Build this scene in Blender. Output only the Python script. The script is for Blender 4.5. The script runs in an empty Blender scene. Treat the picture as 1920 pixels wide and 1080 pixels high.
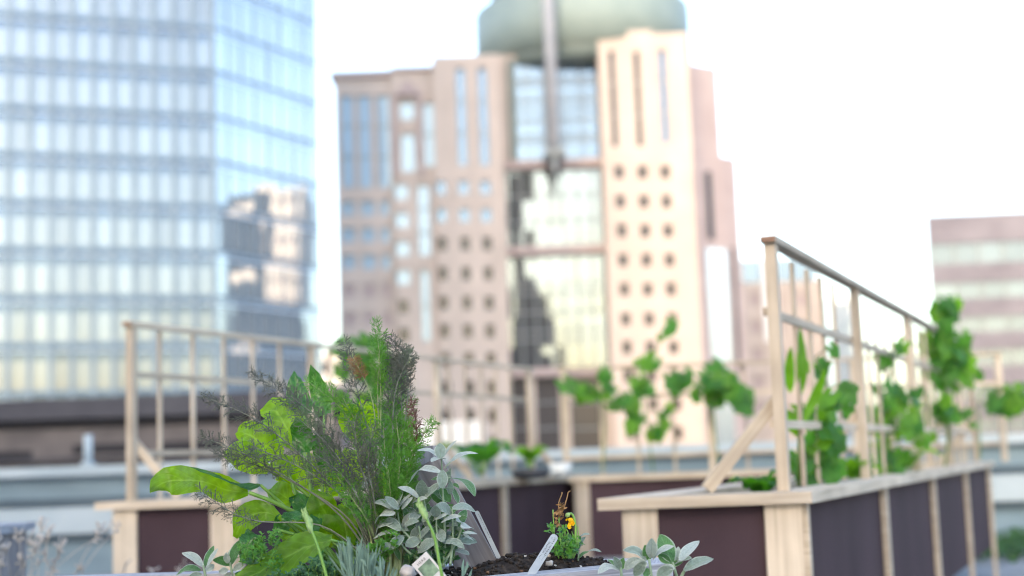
import bpy, math, random
import numpy as np
from mathutils import Vector, Matrix, noise as mnoise

R = math.radians
rnd = random.Random(7)
scene = bpy.context.scene
COL = scene.collection
V = Vector

# ------------------------------------------------------------------ camera
F_PX = 2667.0                       # 50 mm on a 36 mm sensor, in 1920-pixel units
PITCH, ROLL = R(6.88), R(-2.0)
EYE = V((0, 0, 0.85))
CAM_M = Matrix.Rotation(math.pi / 2 + PITCH, 3, 'X') @ Matrix.Rotation(ROLL, 3, 'Z')


def A(px, py, Y):
    """World point on the vertical plane y = Y that was measured at photo pixel (px, py)."""
    d = CAM_M @ V(((px - 960) / F_PX, (540 - py) / F_PX, -1))
    return EYE + d * (Y / d.y)


cam = bpy.data.cameras.new("camera")
cam_o = bpy.data.objects.new("camera", cam)
COL.objects.link(cam_o)
cam_o.matrix_world = Matrix.Translation(EYE) @ CAM_M.to_4x4()
cam.lens, cam.sensor_width = 50, 36
cam.clip_start, cam.clip_end = 0.05, 20000
cam.dof.use_dof = True
cam.dof.focus_distance = 2.50
cam.dof.aperture_fstop = 2.4
scene.camera = cam_o

# ------------------------------------------------------------------ light
SUN_AZ = math.atan2(-0.51, -0.86)   # direction to the sun, measured from +Y towards +X
SUN_EL = R(20)
world = bpy.data.worlds.new("World")
scene.world = world
world.use_nodes = True
wn = world.node_tree.nodes
sky = wn.new("ShaderNodeTexSky")
sky.sky_type = 'NISHITA'
sky.sun_disc = False
sky.sun_elevation = SUN_EL
sky.sun_rotation = SUN_AZ
sky.air_density, sky.dust_density, sky.ozone_density = 1.0, 4.0, 0.6
wn["Background"].inputs[1].default_value = 0.15
world.node_tree.links.new(sky.outputs[0], wn["Background"].inputs[0])
sun = bpy.data.lights.new("sun", 'SUN')
sun.energy, sun.angle, sun.color = 0.5, R(10), (1.0, 0.85, 0.73)
sun_o = bpy.data.objects.new("sun", sun)
COL.objects.link(sun_o)
to_sun = V((math.sin(SUN_AZ) * math.cos(SUN_EL), math.cos(SUN_AZ) * math.cos(SUN_EL), math.sin(SUN_EL)))
sun_o.rotation_euler = to_sun.to_track_quat('Z', 'Y').to_euler()
sun_o.location = to_sun * 60
vs = scene.view_settings
vs.view_transform, vs.look = 'Standard', 'None'
vs.exposure, vs.gamma = 2.5, 1.0
scene.cycles.use_denoising = True
scene.cycles.denoising_prefilter = 'ACCURATE'
scene.cycles.filter_width = 1.1
scene.cycles.max_bounces = 8
scene.cycles.transparent_max_bounces = 8
scene.cycles.sample_clamp_indirect = 6

# ------------------------------------------------------------------ materials
MATS = {}


def newmat(name):
    m = bpy.data.materials.new(name)
    m.use_nodes = True
    nt = m.node_tree
    b = nt.nodes["Principled BSDF"]
    MATS[name] = m
    return m, nt, b


def N(nt, kind, **kw):
    n = nt.nodes.new("ShaderNode" + kind)
    for k, v in kw.items():
        if k.startswith("i_"):
            n.inputs[int(k[2:]) if k[2:].isdigit() else k[2:]].default_value = v
        else:
            setattr(n, k, v)
    return n


def ramp(nt, stops):
    r = nt.nodes.new("ShaderNodeValToRGB")
    el = r.color_ramp.elements
    while len(el) < len(stops):
        el.new(0.5)
    for e, (p, c) in zip(el, stops):
        e.position, e.color = p, (*c, 1)
    return r


def coords(nt, kind, scale=(1, 1, 1)):
    t = N(nt, "TexCoord")
    mp = N(nt, "Mapping")
    mp.inputs["Scale"].default_value = scale
    nt.links.new(t.outputs[kind], mp.inputs[0])
    return mp.outputs[0]


def mat_noise(name, c1, c2, scale=4, rough=0.8, bump=0.2, space="Object", stretch=(1, 1, 1), detail=6, spec=0.3, c3=None):
    m, nt, b = newmat(name)
    n = N(nt, "TexNoise")
    n.inputs["Scale"].default_value = scale
    n.inputs["Detail"].default_value = detail
    nt.links.new(coords(nt, space, stretch), n.inputs["Vector"])
    st = [(0.3, c1), (0.7, c2)] if c3 is None else [(0.3, c1), (0.55, c2), (0.75, c3)]
    r = ramp(nt, st)
    nt.links.new(n.outputs[0], r.inputs[0])
    nt.links.new(r.outputs[0], b.inputs["Base Color"])
    b.inputs["Roughness"].default_value = rough
    b.inputs["Specular IOR Level"].default_value = spec
    if bump:
        bp = N(nt, "Bump")
        bp.inputs["Strength"].default_value = bump
        bp.inputs["Distance"].default_value = 0.005
        nt.links.new(n.outputs[0], bp.inputs["Height"])
        nt.links.new(bp.outputs[0], b.inputs["Normal"])
    return m


def mat_wood(name, c1, c2, c3, grain=70, rough=0.75, bump=0.3):
    m, nt, b = newmat(name)
    n1 = N(nt, "TexNoise"); n1.inputs["Scale"].default_value = 1.0; n1.inputs["Detail"].default_value = 5
    n1.inputs["Distortion"].default_value = 0.6
    nt.links.new(coords(nt, "UV", (2.5, grain, 1)), n1.inputs["Vector"])
    n2 = N(nt, "TexNoise"); n2.inputs["Scale"].default_value = 5.0
    nt.links.new(coords(nt, "UV", (1, 1, 1)), n2.inputs["Vector"])
    mx = N(nt, "Math", operation='MULTIPLY_ADD'); mx.inputs[1].default_value = 0.45
    nt.links.new(n2.outputs[0], mx.inputs[0])
    nt.links.new(n1.outputs[0], mx.inputs[2])
    r = ramp(nt, [(0.45, c1), (0.72, c2), (0.95, c3)])
    nt.links.new(mx.outputs[0], r.inputs[0])
    nt.links.new(r.outputs[0], b.inputs["Base Color"])
    b.inputs["Roughness"].default_value = rough
    b.inputs["Specular IOR Level"].default_value = 0.25
    bp = N(nt, "Bump"); bp.inputs["Strength"].default_value = bump; bp.inputs["Distance"].default_value = 0.003
    nt.links.new(n1.outputs[0], bp.inputs["Height"])
    nt.links.new(bp.outputs[0], b.inputs["Normal"])
    return m


def mat_leaf(name, top, back, trans, tfac=0.4, vein=None, vein_w=0.05, side_veins=9, margin=None, rough=0.5, spec=0.4,
             sheen=0.0, noise_scale=40, var=0.35, bump=0.4):
    """Leaf: upper and lower colour, light through the blade, midrib and side veins from the leaf's own UV map."""
    m, nt, b = newmat(name)
    L = nt.links
    tc = N(nt, "TexCoord")
    sep = N(nt, "SeparateXYZ"); L.new(tc.outputs["UV"], sep.inputs[0])
    sb = N(nt, "Math", operation='SUBTRACT'); sb.inputs[1].default_value = 0.5; L.new(sep.outputs[0], sb.inputs[0])
    ab = N(nt, "Math", operation='ABSOLUTE'); L.new(sb.outputs[0], ab.inputs[0])
    ns = N(nt, "TexNoise"); ns.inputs["Scale"].default_value = noise_scale; ns.inputs["Detail"].default_value = 4
    L.new(tc.outputs["Object"], ns.inputs["Vector"])
    geo = N(nt, "NewGeometry")
    mixb = N(nt, "MixRGB"); mixb.inputs[1].default_value = (*top, 1); mixb.inputs[2].default_value = (*back, 1)
    L.new(geo.outputs["Backfacing"], mixb.inputs[0])
    hv = N(nt, "HueSaturation")
    mr = N(nt, "MapRange"); mr.inputs[1].default_value = 0.25; mr.inputs[2].default_value = 0.75
    mr.inputs[3].default_value = 1 - var; mr.inputs[4].default_value = 1 + var
    L.new(ns.outputs[0], mr.inputs[0]); L.new(mr.outputs[0], hv.inputs["Value"]); L.new(mixb.outputs[0], hv.inputs["Color"])
    col = hv.outputs[0]
    height = ns.outputs[0]
    if vein:
        md = N(nt, "Math", operation='LESS_THAN'); md.inputs[1].default_value = vein_w * 0.5; L.new(ab.outputs[0], md.inputs[0])
        a1 = N(nt, "Math", operation='MULTIPLY_ADD'); a1.inputs[1].default_value = -0.55
        L.new(ab.outputs[0], a1.inputs[0]); L.new(sep.outputs[1], a1.inputs[2])
        a2 = N(nt, "Math", operation='MULTIPLY'); a2.inputs[1].default_value = side_veins; L.new(a1.outputs[0], a2.inputs[0])
        fr = N(nt, "Math", operation='FRACT'); L.new(a2.outputs[0], fr.inputs[0])
        pp = N(nt, "Math", operation='PINGPONG'); pp.inputs[1].default_value = 0.5; L.new(fr.outputs[0], pp.inputs[0])
        lt = N(nt, "MapRange"); lt.inputs[1].default_value = 0.0; lt.inputs[2].default_value = 0.13
        lt.inputs[3].default_value = 0.55; lt.inputs[4].default_value = 0.0; L.new(pp.outputs[0], lt.inputs[0])
        mxv = N(nt, "Math", operation='MAXIMUM'); L.new(md.outputs[0], mxv.inputs[0]); L.new(lt.outputs[0], mxv.inputs[1])
        mv = N(nt, "MixRGB"); mv.inputs[2].default_value = (*vein, 1); L.new(mxv.outputs[0], mv.inputs[0]); L.new(col, mv.inputs[1])
        col = mv.outputs[0]
        h2 = N(nt, "Math", operation='MULTIPLY_ADD'); h2.inputs[1].default_value = -0.5
        L.new(mxv.outputs[0], h2.inputs[0]); L.new(ns.outputs[0], h2.inputs[2]); height = h2.outputs[0]
    if margin:
        gt = N(nt, "MapRange"); gt.inputs[1].default_value = 0.40; gt.inputs[2].default_value = 0.47; L.new(ab.outputs[0], gt.inputs[0])
        mm = N(nt, "MixRGB"); mm.inputs[2].default_value = (*margin, 1); L.new(gt.outputs[0], mm.inputs[0]); L.new(col, mm.inputs[1])
        col = mm.outputs[0]
    L.new(col, b.inputs["Base Color"])
    b.inputs["Roughness"].default_value = rough
    b.inputs["Specular IOR Level"].default_value = spec
    b.inputs["Sheen Weight"].default_value = sheen
    b.inputs["Sheen Roughness"].default_value = 0.4
    bp = N(nt, "Bump"); bp.inputs["Strength"].default_value = bump; bp.inputs["Distance"].default_value = 0.004
    L.new(height, bp.inputs["Height"]); L.new(bp.outputs[0], b.inputs["Normal"])
    tr = N(nt, "BsdfTranslucent")
    th = N(nt, "HueSaturation"); th.inputs["Color"].default_value = (*trans, 1); L.new(mr.outputs[0], th.inputs["Value"])
    L.new(th.outputs[0], tr.inputs["Color"])
    mix = N(nt, "MixShader"); mix.inputs[0].default_value = tfac
    L.new(b.outputs[0], mix.inputs[1]); L.new(tr.outputs[0], mix.inputs[2])
    L.new(mix.outputs[0], nt.nodes["Material Output"].inputs[0])
    return m


def mat_glass(name, gloss, body, mirror=0.5, rough=0.03, cell=None, spread=0.3):
    """Coated window glass: part mirror, part the blinds and rooms behind; cell = pane size in UV metres."""
    m, nt, b = newmat(name)
    L = nt.links
    b.inputs["Roughness"].default_value = 0.6
    b.inputs["Base Color"].default_value = (*body, 1)
    gl = N(nt, "BsdfGlossy"); gl.inputs["Roughness"].default_value = rough; gl.inputs["Color"].default_value = (*gloss, 1)
    mix = N(nt, "MixShader"); mix.inputs[0].default_value = mirror
    if cell:
        tc = N(nt, "TexCoord")
        dv = N(nt, "VectorMath", operation='DIVIDE'); dv.inputs[1].default_value = (cell[0], cell[1], 1)
        L.new(tc.outputs["UV"], dv.inputs[0])
        fl = N(nt, "VectorMath", operation='FLOOR'); L.new(dv.outputs[0], fl.inputs[0])
        wn_ = N(nt, "TexWhiteNoise", noise_dimensions='2D'); L.new(fl.outputs[0], wn_.inputs["Vector"])
        hv = N(nt, "HueSaturation"); hv.inputs["Color"].default_value = (*body, 1)
        mr = N(nt, "MapRange"); mr.inputs[3].default_value = 1 - spread; mr.inputs[4].default_value = 1 + spread
        L.new(wn_.outputs[0], mr.inputs[0]); L.new(mr.outputs[0], hv.inputs["Value"]); L.new(hv.outputs[0], b.inputs["Base Color"])
        mf = N(nt, "MapRange"); mf.inputs[3].default_value = mirror * 0.85; mf.inputs[4].default_value = min(1, mirror * 1.15)
        L.new(wn_.outputs[0], mf.inputs[0]); L.new(mf.outputs[0], mix.inputs[0])
    L.new(b.outputs[0], mix.inputs[1]); L.new(gl.outputs[0], mix.inputs[2])
    L.new(mix.outputs[0], nt.nodes["Material Output"].inputs[0])
    return m


M = {}


def vary(m, lo, hi, big=0.0, stain=(1, 1, 6)):
    """Every board its own tone (object random), plus large soft weathering stains."""
    nt = m.node_tree
    b = nt.nodes["Principled BSDF"]
    lk = b.inputs["Base Color"].links[0]
    src = lk.from_socket
    oi = N(nt, "ObjectInfo")
    mr = N(nt, "MapRange"); mr.inputs[3].default_value = lo; mr.inputs[4].default_value = hi
    nt.links.new(oi.outputs["Random"], mr.inputs[0])
    val = mr.outputs[0]
    if big:
        n = N(nt, "TexNoise"); n.inputs["Scale"].default_value = 3.0; n.inputs["Detail"].default_value = 5
        nt.links.new(coords(nt, "Object", stain), n.inputs["Vector"])
        m2 = N(nt, "MapRange"); m2.inputs[1].default_value = .3; m2.inputs[2].default_value = .7; m2.inputs[3].default_value = 1 - big; m2.inputs[4].default_value = 1 + big
        nt.links.new(n.outputs[0], m2.inputs[0])
        mu = N(nt, "Math", operation='MULTIPLY'); nt.links.new(val, mu.inputs[0]); nt.links.new(m2.outputs[0], mu.inputs[1]); val = mu.outputs[0]
    hv = N(nt, "HueSaturation"); nt.links.new(val, hv.inputs["Value"]); nt.links.new(src, hv.inputs["Color"])
    nt.links.new(hv.outputs[0], b.inputs["Base Color"])
    return m


M['wood'] = mat_wood('new_wood', (.36, .30, .23), (.48, .41, .325), (.56, .49, .40))
M['wood_end'] = mat_wood('wood_end_grain', (.19, .12, .085), (.25, .155, .11), (.3, .19, .135))
M['grey_wood'] = mat_wood('weathered_wood', (.12, .125, .145), (.28, .295, .335), (.46, .475, .52), grain=110, bump=0.8)
M['grey_wood_dark'] = mat_wood('weathered_wood_brown', (.085, .08, .085), (.17, .16, .17), (.28, .27, .285), grain=60, bump=0.6)
M['panel'] = mat_noise('composite_panel', (.043, .026, .034), (.061, .041, .050), scale=350, rough=0.75, bump=0.15, detail=3, spec=0.12)
M['soil'] = mat_noise('potting_soil', (.009, .0075, .0075), (.026, .021, .019), scale=90, rough=0.95, bump=1.0, c3=(.065, .054, .047))
M['perlite'] = mat_noise('perlite', (.35, .34, .33), (.6, .59, .57), scale=60, rough=0.9)
M['chip'] = mat_noise('bark_chip', (.08, .045, .03), (.19, .115, .07), scale=80, rough=0.9)
M['stone'] = mat_noise('pebble_stone', (.30, .28, .27), (.48, .45, .43), scale=60, rough=0.8)
M['deck'] = mat_noise('roof_paving', (.16, .17, .18), (.24, .25, .26), scale=3, rough=0.9)
M['city'] = mat_noise('city_ground', (.24, .23, .22), (.36, .34, .31), scale=0.03, rough=0.95, bump=0)
M['parapet'] = mat_noise('painted_parapet', (.15, .22, .275), (.20, .28, .335), scale=1.5, rough=0.6, bump=0.05)
M['parapet_pale'] = mat_noise('parapet_coping', (.30, .375, .425), (.38, .45, .50), scale=2, rough=0.5, bump=0.05)
M['parapet_dark'] = mat_noise('parapet_seam', (.06, .09, .12), (.08, .115, .145), scale=2, rough=0.7, bump=0.05)
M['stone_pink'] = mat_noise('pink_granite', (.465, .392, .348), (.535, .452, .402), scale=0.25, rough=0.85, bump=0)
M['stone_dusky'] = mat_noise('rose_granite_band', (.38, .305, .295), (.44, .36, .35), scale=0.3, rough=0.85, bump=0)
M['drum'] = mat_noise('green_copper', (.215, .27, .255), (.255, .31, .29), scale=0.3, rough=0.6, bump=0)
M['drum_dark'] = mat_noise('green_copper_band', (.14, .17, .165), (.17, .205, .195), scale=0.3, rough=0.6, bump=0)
M['mast'] = mat_noise('painted_mast', (.36, .37, .41), (.42, .43, .47), scale=0.5, rough=0.5, bump=0)
M['win_dark'] = mat_glass('dark_window', (.25, .28, .30), (.04, .035, .038), 0.06, 0.05)
M['win_blue'] = mat_glass('blue_window', (.16, .25, .38), (.05, .085, .13), 0.30, 0.04)
M['win_sky'] = mat_glass('painted_sky_window', (.30, .41, .53), (.36, .48, .58), 0.10, 0.04)  # sky reflection put into the diffuse blue body colour
M['win_atrium'] = mat_glass('atrium_glass', (.225, .275, .305), (.075, .08, .085), 0.5, 0.03, cell=(1.6, 3.4), spread=0.25)
M['win_atrium_blue'] = mat_glass('upper_atrium_glass', (.19, .27, .37), (.05, .085, .13), 0.40, 0.03, cell=(1.6, 3.4), spread=0.3)
M['mullion'] = mat_noise('grey_mullion', (.20, .22, .23), (.25, .27, .28), scale=1, rough=0.5, bump=0)
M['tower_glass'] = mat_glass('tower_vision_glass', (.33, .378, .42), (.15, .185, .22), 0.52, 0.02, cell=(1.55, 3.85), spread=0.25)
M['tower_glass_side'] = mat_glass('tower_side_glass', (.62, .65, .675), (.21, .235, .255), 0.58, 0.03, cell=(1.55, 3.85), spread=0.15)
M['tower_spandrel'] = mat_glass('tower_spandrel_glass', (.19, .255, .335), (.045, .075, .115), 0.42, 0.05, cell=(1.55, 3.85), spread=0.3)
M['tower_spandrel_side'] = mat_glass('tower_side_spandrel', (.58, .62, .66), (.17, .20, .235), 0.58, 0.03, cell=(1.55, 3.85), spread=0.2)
M['tower_mullion'] = mat_noise('tower_mullion_paint', (.13, .185, .245), (.165, .225, .29), scale=0.5, rough=0.4, bump=0)
M['tower_rail'] = mat_noise('tower_pale_rail', (.5, .6, .72), (.55, .65, .77), scale=0.5, rough=0.4, bump=0)
M['tower_line'] = mat_noise('tower_slab_edge', (.08, .14, .22), (.11, .18, .27), scale=0.5, rough=0.5, bump=0)
M['brown_brick'] = mat_noise('brown_brick', (.11, .10, .105), (.18, .162, .16), scale=1.2, rough=0.9, bump=0)
M['dark_fascia'] = mat_noise('dark_fascia', (.055, .055, .068), (.08, .08, .093), scale=0.8, rough=0.8, bump=0)
M['very_dark'] = mat_noise('dark_shadow_gap', (.02, .02, .026), (.035, .035, .042), scale=0.8, rough=0.8, bump=0)
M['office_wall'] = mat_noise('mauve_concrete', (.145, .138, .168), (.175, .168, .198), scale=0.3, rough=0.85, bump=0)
M['office_glass'] = mat_glass('office_ribbon_glass', (.21, .26, .30), (.14, .18, .205), 0.33, 0.05, cell=(3.2, 4.6), spread=0.2)
M['roof_glass'] = mat_glass('roof_storey_glass', (.35, .47, .62), (.04, .06, .10), 0.30, 0.05)
M['white_metal'] = mat_noise('white_ribbed_metal', (.72, .72, .70), (.82, .82, .80), scale=0.5, rough=0.5, bump=0)
M['pale_glass'] = mat_glass('pale_far_glass', (.86, .92, .96), (.45, .52, .56), 0.5, 0.05)
M['navy'] = mat_noise('navy_cladding', (.035, .06, .10), (.055, .085, .13), scale=0.2, rough=0.7, bump=0)
M['sand'] = mat_noise('sand_cladding', (.56, .52, .49), (.68, .64, .60), scale=0.15, rough=0.85, bump=0)
M['shade_block'] = mat_noise('grey_block', (.09, .085, .09), (.13, .12, .13), scale=0.2, rough=0.9, bump=0)
M['white_plastic'] = mat_noise('label_plastic', (.27, .31, .345), (.33, .37, .405), scale=30, rough=0.45, bump=0.05)
M['card'] = mat_noise('label_card', (.44, .44, .445), (.50, .50, .50), scale=30, rough=0.6, bump=0.02)
M['ink'] = mat_noise('label_ink', (.02, .02, .03), (.05, .05, .06), scale=200, rough=0.7, bump=0)
M['picture'] = mat_noise('printed_leaves', (.035, .07, .06), (.14, .24, .16), scale=55, rough=0.4, bump=0, c3=(.33, .45, .36), detail=2)
M['dark_pot'] = mat_noise('dark_plastic_pot', (.03, .035, .045), (.05, .055, .07), scale=5, rough=0.5, bump=0)
M['white_pot'] = mat_noise('white_plastic_pot', (.55, .6, .64), (.62, .67, .70), scale=5, rough=0.4, bump=0)

M['chard'] = mat_leaf('chard_leaf', (.065, .19, .012), (.11, .27, .02), (.48, .72, .006), 0.54, vein=(.20, .38, .05), side_veins=8,
                      rough=0.36, spec=0.5, noise_scale=55, var=0.30, bump=0.55)
M['chard_dark'] = mat_leaf('chard_dark_leaf', (.028, .125, .03), (.12, .24, .13), (.13, .38, .015), 0.35, vein=(.06, .19, .04), side_veins=8,
                           rough=0.28, spec=0.6, noise_scale=60, var=0.35, bump=0.8)
M['sage'] = mat_leaf('sage_leaf', (.225, .30, .285), (.38, .45, .44), (.18, .32, .15), 0.20, vein=(.19, .28, .23), vein_w=0.06, side_veins=10,
                     margin=(.42, .50, .47), rough=0.85, spec=0.15, sheen=0.35, noise_scale=240, var=0.22, bump=0.7)
M['sage_green'] = mat_leaf('sage_green_leaf', (.085, .20, .095), (.24, .33, .29), (.15, .38, .06), 0.30, vein=(.14, .27, .15), vein_w=0.06, side_veins=10,
                           margin=(.42, .50, .47), rough=0.85, spec=0.15, sheen=0.25, noise_scale=240, var=0.2, bump=0.7)
M['sage_pale'] = mat_leaf('sage_silver_leaf', (.36, .44, .435), (.42, .49, .48), (.24, .36, .22), 0.18, vein=(.30, .38, .37), vein_w=0.06, side_veins=10,
                          margin=(.50, .57, .55), rough=0.9, spec=0.1, sheen=0.4, noise_scale=240, var=0.14, bump=0.7)
M['sage_stem'] = mat_noise('sage_stem', (.17, .26, .17), (.26, .35, .26), scale=80, rough=0.85)
M['lavender'] = mat_leaf('lavender_leaf', (.15, .235, .20), (.22, .31, .28), (.16, .30, .16), 0.2, rough=0.8, spec=0.2, sheen=0.2, noise_scale=60, var=0.2, bump=0.2)
M['bronze'] = mat_noise('bronze_frond', (.070, .080, .066), (.115, .128, .104), scale=14, rough=0.6, bump=0, c3=(.095, .18, .06))
M['bronze_pale'] = mat_noise('bronze_stalk', (.14, .155, .135), (.20, .225, .185), scale=14, rough=0.6, bump=0)
M['fennel_green'] = mat_noise('green_frond', (.05, .18, .018), (.10, .30, .03), scale=10, rough=0.5, bump=0, c3=(.15, .36, .04))
M['fennel_stalk'] = mat_noise('fennel_stalk', (.18, .25, .10), (.28, .33, .18), scale=20, rough=0.5, bump=0)
M['dry_frond'] = mat_noise('dry_frond', (.17, .095, .04), (.30, .19, .09), scale=20, rough=0.8, bump=0)
M['red_frond'] = mat_noise('reddish_frond', (.10, .045, .04), (.17, .09, .07), scale=20, rough=0.8, bump=0)
M['petiole'] = mat_noise('leaf_stalk', (.12, .26, .05), (.19, .36, .09), scale=20, rough=0.45, bump=0)
M['bud'] = mat_noise('green_bud', (.17, .30, .09), (.30, .44, .20), scale=120, rough=0.6)
M['herb'] = mat_leaf('small_herb_leaf', (.065, .20, .03), (.12, .28, .07), (.22, .52, .03), 0.40, rough=0.4, spec=0.5, noise_scale=60, var=0.4, bump=0.2)
M['herb_grey'] = mat_leaf('thyme_leaf', (.045, .13, .055), (.10, .20, .10), (.10, .26, .05), 0.3, rough=0.5, spec=0.4, noise_scale=60, var=0.4, bump=0.2)
M['petal'] = mat_leaf('yellow_petal', (.85, .50, .006), (.75, .46, .01), (.9, .58, .01), 0.4, rough=0.6, noise_scale=60, var=0.15, bump=0.2)
M['vine'] = mat_leaf('vine_leaf', (.020, .095, .014), (.04, .14, .025), (.14, .44, .014), 0.48, vein=(.07, .2, .03), rough=0.45, noise_scale=12, var=0.45, bump=0.3)
M['vine_light'] = mat_leaf('young_vine_leaf', (.055, .18, .015), (.09, .24, .03), (.32, .64, .012), 0.54, vein=(.1, .26, .04), rough=0.45, noise_scale=12, var=0.35, bump=0.3)
M['vine_stem'] = mat_noise('vine_stem', (.07, .15, .03), (.12, .22, .05), scale=30, rough=0.6, bump=0)
M['dry_grass'] = mat_noise('dry_grass', (.28, .27, .26), (.45, .43, .41), scale=8, rough=0.9, bump=0)
M['weed'] = mat_leaf('weed_leaf', (.035, .10, .03), (.06, .13, .05), (.10, .24, .03), 0.3, rough=0.6, noise_scale=10, var=0.4, bump=0.2)


vary(M['wood'], .80, 1.10, .16, (1.5, 1.5, 1.5))
vary(M['panel'], .9, 1.12, .22, (1, 1, .35))
vary(M['parapet'], 1, 1, .14, (.4, .4, 1.5))
vary(M['stone_pink'], .97, 1.03, .07, (.12, .12, .03))
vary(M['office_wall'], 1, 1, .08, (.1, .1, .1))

# ------------------------------------------------------------------ mesh building
class MB:
    """Collects boxes, bars, tubes, prisms and leaves; build() links them as ONE mesh object."""

    def __init__(self):
        self.v, self.f, self.uv, self.smooth, self.mi = [], [], [], [], []

    def add(self, verts, faces, uvs=None, smooth=False, mi=0):
        o = len(self.v)
        self.v.extend([tuple(p) for p in verts])
        for k, f in enumerate(faces):
            self.f.append(tuple(o + i for i in f))
            self.uv.extend(uvs[k] if uvs else [(0.5, 0.5)] * len(f))
            self.smooth.append(smooth)
            self.mi.append(mi)

    def hexa(self, p, mi=0):
        """p: 8 corners, bottom ring 0-3, top ring 4-7. UV u runs along the longest edge."""
        p = [V(q) for q in p]
        faces = [(0, 3, 2, 1), (4, 5, 6, 7), (0, 1, 5, 4), (1, 2, 6, 5), (2, 3, 7, 6), (3, 0, 4, 7)]
        ex, ey, ez = p[1] - p[0], p[3] - p[0], p[4] - p[0]
        ax = max((ex, ey, ez), key=lambda e: e.length)
        axn = ax.normalized()
        others = [e for e in (ex, ey, ez) if e is not ax]
        o1, o2 = others[0].normalized(), others[1].normalized()
        ju, jv = rnd.random() * 9, rnd.random() * 9
        uvs = []
        for f in faces:
            n = (p[f[1]] - p[f[0]]).cross(p[f[2]] - p[f[0]])
            n.normalize()
            oth = o1 if abs(n.dot(o1)) < abs(n.dot(o2)) else o2
            oth = (oth - axn * oth.dot(axn)).normalized()
            uvs.append([((p[i] - p[0]).dot(axn) + ju, (p[i] - p[0]).dot(oth) + jv) for i in f])
        self.add(p, faces, uvs, mi=mi)

    def box(self, x0, x1, y0, y1, z0, z1, mi=0):
        self.hexa([(x0, y0, z0), (x1, y0, z0), (x1, y1, z0), (x0, y1, z0), (x0, y0, z1), (x1, y0, z1), (x1, y1, z1), (x0, y1, z1)], mi)

    def wallbox(self, p, q, t_out, t_in, z0, z1, mi=0):
        """Upright board from p to q (xy); outward is to the right of p->q."""
        p, q = V((p[0], p[1], 0)), V((q[0], q[1], 0))
        d = (q - p).normalized()
        n = V((d.y, -d.x, 0))
        a, b, c, e = p + n * t_out, q + n * t_out, q - n * t_in, p - n * t_in
        self.hexa([(s.x, s.y, z) for z in (z0, z1) for s in (a, b, c, e)], mi)

    def bar(self, p, q, w, h, side=None, mi=0):
        p, q = V(p), V(q)
        d = (q - p).normalized()
        s = V(side).normalized() if side is not None else (d.cross(V((0, 0, 1))) if abs(d.z) < 0.95 else V((1, 0, 0)))
        s = (s - d * s.dot(d)).normalized()
        u = d.cross(s).normalized()
        s, u = s * w / 2, u * h / 2
        self.hexa([p - s - u, p + s - u, q + s - u, q - s - u, p - s + u, p + s + u, q + s + u, q - s + u], mi)

    def prism(self, poly, z0, z1, mi=0):
        n = len(poly)
        vs_ = [(x, y, z0) for x, y in poly] + [(x, y, z1) for x, y in poly]
        faces = [tuple(range(n - 1, -1, -1)), tuple(range(n, 2 * n))]
        uvs = [[(x, y) for x, y in reversed(poly)], [(x, y) for x, y in poly]]
        acc = 0.0
        for i in range(n):
            j = (i + 1) % n
            L = math.hypot(poly[j][0] - poly[i][0], poly[j][1] - poly[i][1])
            faces.append((i, j, n + j, n + i))
            uvs.append([(acc, z0), (acc + L, z0), (acc + L, z1), (acc, z1)])
            acc += L
        self.add(vs_, faces, uvs, mi=mi)

    def tube(self, pts, r0, r1=None, seg=6, mi=0, radii=None):
        pts = [V(p) for p in pts]
        n = len(pts)
        r1 = r0 if r1 is None else r1
        verts, faces, uvs = [], [], []
        ref = V((0.3, 0.5, 0.81))
        for i, p in enumerate(pts):
            t = (pts[min(i + 1, n - 1)] - pts[max(i - 1, 0)]).normalized()
            a = t.cross(ref)
            if a.length < 0.1:
                a = t.cross(V((1, 0, 0)))
            a.normalize()
            b = t.cross(a)
            r = radii[i] if radii else r0 + (r1 - r0) * i / max(1, n - 1)
            for k in range(seg):
                th = 2 * math.pi * k / seg
                verts.append(p + (a * math.cos(th) + b * math.sin(th)) * r)
        for i in range(n - 1):
            for k in range(seg):
                k2 = (k + 1) % seg
                faces.append((i * seg + k, i * seg + k2, (i + 1) * seg + k2, (i + 1) * seg + k))
                uvs.append([(i, k / seg), (i, (k + 1) / seg), (i + 1, (k + 1) / seg), (i + 1, k / seg)])
        faces.append(tuple(range(seg - 1, -1, -1)))
        uvs.append([(0, 0)] * seg)
        faces.append(tuple((n - 1) * seg + k for k in range(seg)))
        uvs.append([(0, 0)] * seg)
        self.add(verts, faces, uvs, True, mi)

    def leaf(self, pts, width, normal, prof, nv=9, nu=6, fold=0.25, wave=0.0, roll=0.0, cup=0.0, crinkle=0.0, mi=0, asym=None):
        """Blade along a centre line. prof(v) -> half width 0..1; normal -> which way the upper side looks."""
        pts = [V(p) for p in pts]
        cl = spline(pts, nv + 1)
        nrm = V(normal).normalized()
        verts, faces, uvs = [], [], []
        ph = rnd.random() * 6
        for i, p in enumerate(cl):
            v = i / nv
            t = (cl[min(i + 1, nv)] - cl[max(i - 1, 0)]).normalized()
            s = t.cross(nrm)
            if s.length < 1e-4:
                s = V((1, 0, 0))
            s.normalize()
            nn = s.cross(t).normalized()
            w = width * prof(v) * 0.5
            for j in range(nu + 1):
                u = -1 + 2 * j / nu
                uu = u * (1 + (asym or 0) * (1 if u > 0 else -1))
                ang = roll * u
                off = s * (w * uu * math.cos(ang)) + nn * (w * (abs(u) * fold - cup * u * u) + w * uu * math.sin(ang))
                off += nn * (wave * width * math.sin(v * 9 + ph + u * 1.5) * abs(u))
                q = p + off
                if crinkle:
                    q += nn * (crinkle * width * mnoise.noise(q * (6 / max(width, 1e-3)) + V((ph, 0, 0))))
                verts.append(q)
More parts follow.
